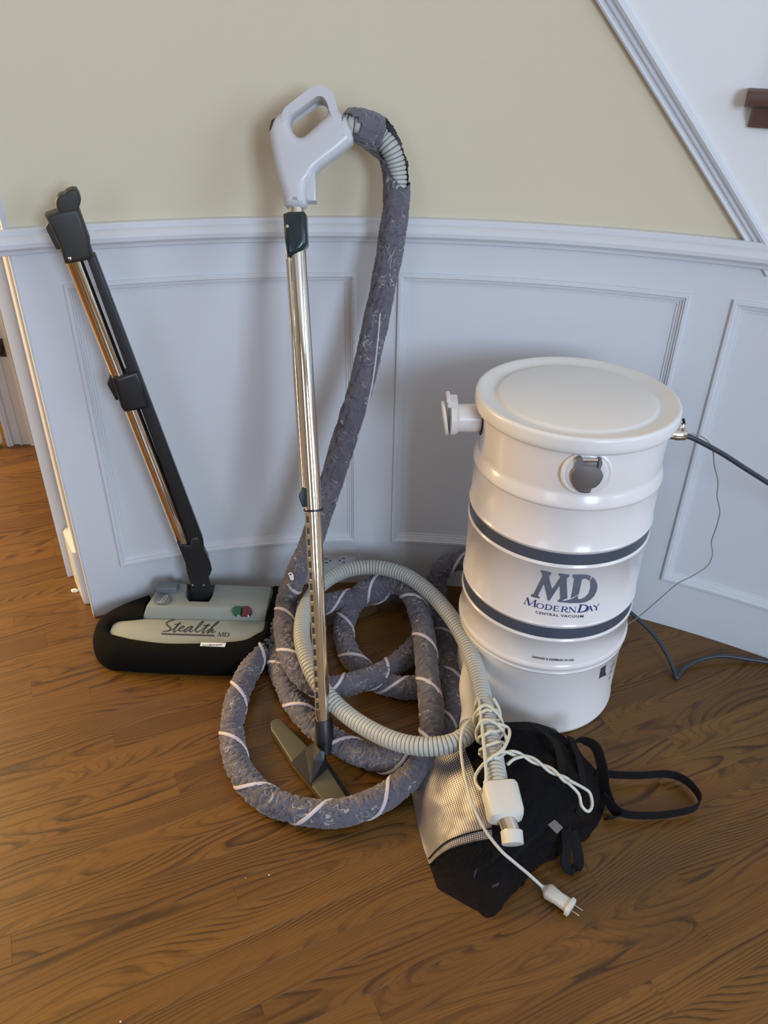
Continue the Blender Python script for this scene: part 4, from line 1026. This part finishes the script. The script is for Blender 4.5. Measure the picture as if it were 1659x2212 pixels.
patch(0.0, 2.0, 0.0, 3.0, 'silver_panel', M_SILVERNET, 12, 0.0, 0.0025)
patch(0.0, 2.0, 3.0, 4.0, 'net_body', M_NET, 12)
patch(2.0, 6.0, 0.0, 4.0, 'net_body', M_NET, 12, 0.0, 0.009)
# back closing wall of the bag (towards the canister)
V = []; F = []
for i in range(61):
    p = surf(i/10, 0.0); V += [p, Vector((p.x, p.y, 0.001))]
for i in range(60): F.append((2*i, 2*i+1, 2*i+3, 2*i+2))
mk('net_body', V, F, M_NET, bag)
# seam band on the silver panel
V = []; F = []
for i in range(25):
    u = 2.0*i/24; a = surf(u, 2.72); b = surf(u, 2.78); V += [a+ZA*0.0035, b+ZA*0.0035]
for i in range(24): F.append((2*i, 2*i+1, 2*i+3, 2*i+2))
mk('seam_band', V, F, M_WEB, bag)
V, F = tube([surf(2.0, v)+ZA*0.002 for v in np.linspace(0, 3, 20)], 0.0016, 8); mk('seam_piping', V, F, M_WEB, bag)
V, F = tube([surf(u, 3.0)+ZA*0.002 for u in np.linspace(0, 2, 20)], 0.0016, 8); mk('seam_piping', V, F, M_WEB, bag)
rf_ = [surf(4.05, 2.2), surf(4.32, 2.45), surf(4.45, 2.3), surf(4.2, 2.02)]
rf_ = [ppl(x, y, surf(4.2, 2.25)+ZA*0.006, ZA) for x, y in [(1183,1782),(1198,1771),(1216,1788),(1203,1802)]]
mk('reflective_patch', *slab(rf_, ZA*0.001), M_SILVERNET, bag, smooth=False)
# webbing handles
def web(pts, wv, hw, name, parent=bag, m=M_WEB, th=0.0012):
    c = catmull(pts, 8); ww = catmull(wv, 8) if isinstance(wv, list) else [wv]*len(c); V = []; F = []
    for i, p in enumerate(c):
        a = c[max(i-1, 0)]; b = c[min(i+1, len(c)-1)]; t = (b-a).normalized()
        s_ = (ww[i]-t*ww[i].dot(t)).normalized(); n_ = t.cross(s_)
        V += [p-s_*hw-n_*th, p+s_*hw-n_*th, p+s_*hw+n_*th, p-s_*hw+n_*th]
    for i in range(len(c)-1):
        for k in range(4): F.append((i*4+k, i*4+(k+1) % 4, (i+1)*4+(k+1) % 4, (i+1)*4+k))
    F += [(0, 1, 2, 3), tuple(len(V)-4+k for k in range(4))[::-1]]
    return mk(name, V, F, m, parent)
web([pz(*a) for a in [(1285,1668,.030),(1320,1673,.022),(1380,1675,.020),(1440,1672,.018),(1478,1684,.018),(1505,1710,.018),(1512,1732,.018),(1495,1748,.016),(1450,1758,.014),(1400,1762,.014),(1350,1758,.016),(1320,1738,.022),(1300,1715,.030)]], ZA, 0.010, 'carry_strap')
web([pz(*a) for a in [(1225,1612,.066),(1256,1600,.085),(1285,1612,.085),(1298,1645,.070),(1304,1675,.050),(1306,1700,.035),(1318,1735,.02),(1335,1762,.012),(1310,1768,.012)]], Vector((0.5, -0.3, 0.8)), 0.012, 'carry_strap')
web([pz(*a) for a in [(1222,1790,.055),(1225,1825,.045),(1222,1865,.020),(1236,1880,.012),(1250,1865,.015),(1246,1830,.03),(1236,1795,.050)]], Vector((1, 0.5, 0.2)), 0.009, 'side_loop')
web([pz(*a) for a in [(1150,1566,.112),(1195,1600,.118),(1212,1650,.118),(1208,1700,.108)]], Vector((0.8, 0.3, -0.5)), 0.010, 'net_binding')
web([pz(*a) for a in [(1232,1592,.085),(1250,1640,.090),(1258,1700,.082),(1250,1760,.068)]], Vector((0.8, 0.3, -0.5)), 0.008, 'net_binding')
# tools seen through the net
def att(pts, r, nm, m=M_ATTACH): mk(nm, *tube(catmull([pz(*a) for a in pts], 6), r, 20), m, bag)
att([(1030,1880,.030),(1110,1800,.040),(1200,1700,.045)], 0.017, 'extension_tube')
att([(1085,1865,.032),(1160,1790,.040),(1240,1700,.040)], 0.016, 'extension_tube')
att([(1060,1700,.070),(1110,1640,.075),(1150,1600,.07)], 0.022, 'dusting_brush')
for x, y in ((1038, 1888), (1090, 1868)):
    c = pz(x, y, 0.034); dd = Vector((0.3, -0.6, 0.45)).normalized()
    V, F = tube([c-dd*0.004, c, c+dd*0.006, c+dd*0.006, c-dd*0.001], [0.015, 0.016, 0.016, 0.012, 0.012], 22); mk('tool_mouth', V, F, M_ATTACH, bag)
q = pz(1062, 1918, 0.030); mk('tool_highlight_sliver', *slab([q, q+Vector((.012, .004, 0)), q+Vector((.013, .009, .002)), q+Vector((.001, .004, .001))], Vector((0, -0.001, 0.002))), M_TAG, bag, smooth=False)  # added white sliver that stands in for a highlight on the tool

# ================================================================== small things on the floor
ch = pz(161, 1277, 0.0)
V = [ch+Vector(v) for v in [(-.010, .001, 0), (-.004, -.005, 0), (.007, -.004, 0), (.012, .004, 0), (-.002, .006, 0), (-.008, .002, .005), (-.002, -.002, .006), (.008, 0, .005), (.001, .004, .006)]]
F = [(0, 1, 6, 5), (1, 2, 7, 6), (2, 3, 7), (3, 4, 8, 7), (4, 0, 5, 8), (5, 6, 7, 8), (0, 4, 3, 2, 1)]
tag(mk('paint_chip', V, F, M_PAINTCHIP, smooth=False), 'small white paint chip on the floor beside the doorway casing', 'paint chip')
for (x, y, s), lb in zip(((581, 1890, 1.0), (530, 1896, 0.6), (260, 2207, 1.1)), ('tiny pale crumb on the floor below the coiled hose', 'faint smaller crumb just left of the one below the hose', 'tiny crumb at the bottom edge of the floor')):
    c = pz(x, y, 0); r = 0.0016*s
    V = [c+Vector(v)*r for v in [(-1, 0, 0), (0, -1, 0), (1.2, 0, 0), (0, 1, 0), (-.3, 0, .9), (.4, .2, .8)]]
    tag(mk('crumb', V, [(0, 1, 5, 4), (1, 2, 5), (2, 3, 5), (3, 0, 4), (3, 4, 5), (0, 3, 2, 1)], M_PAINTCHIP, smooth=False), lb, 'crumb')
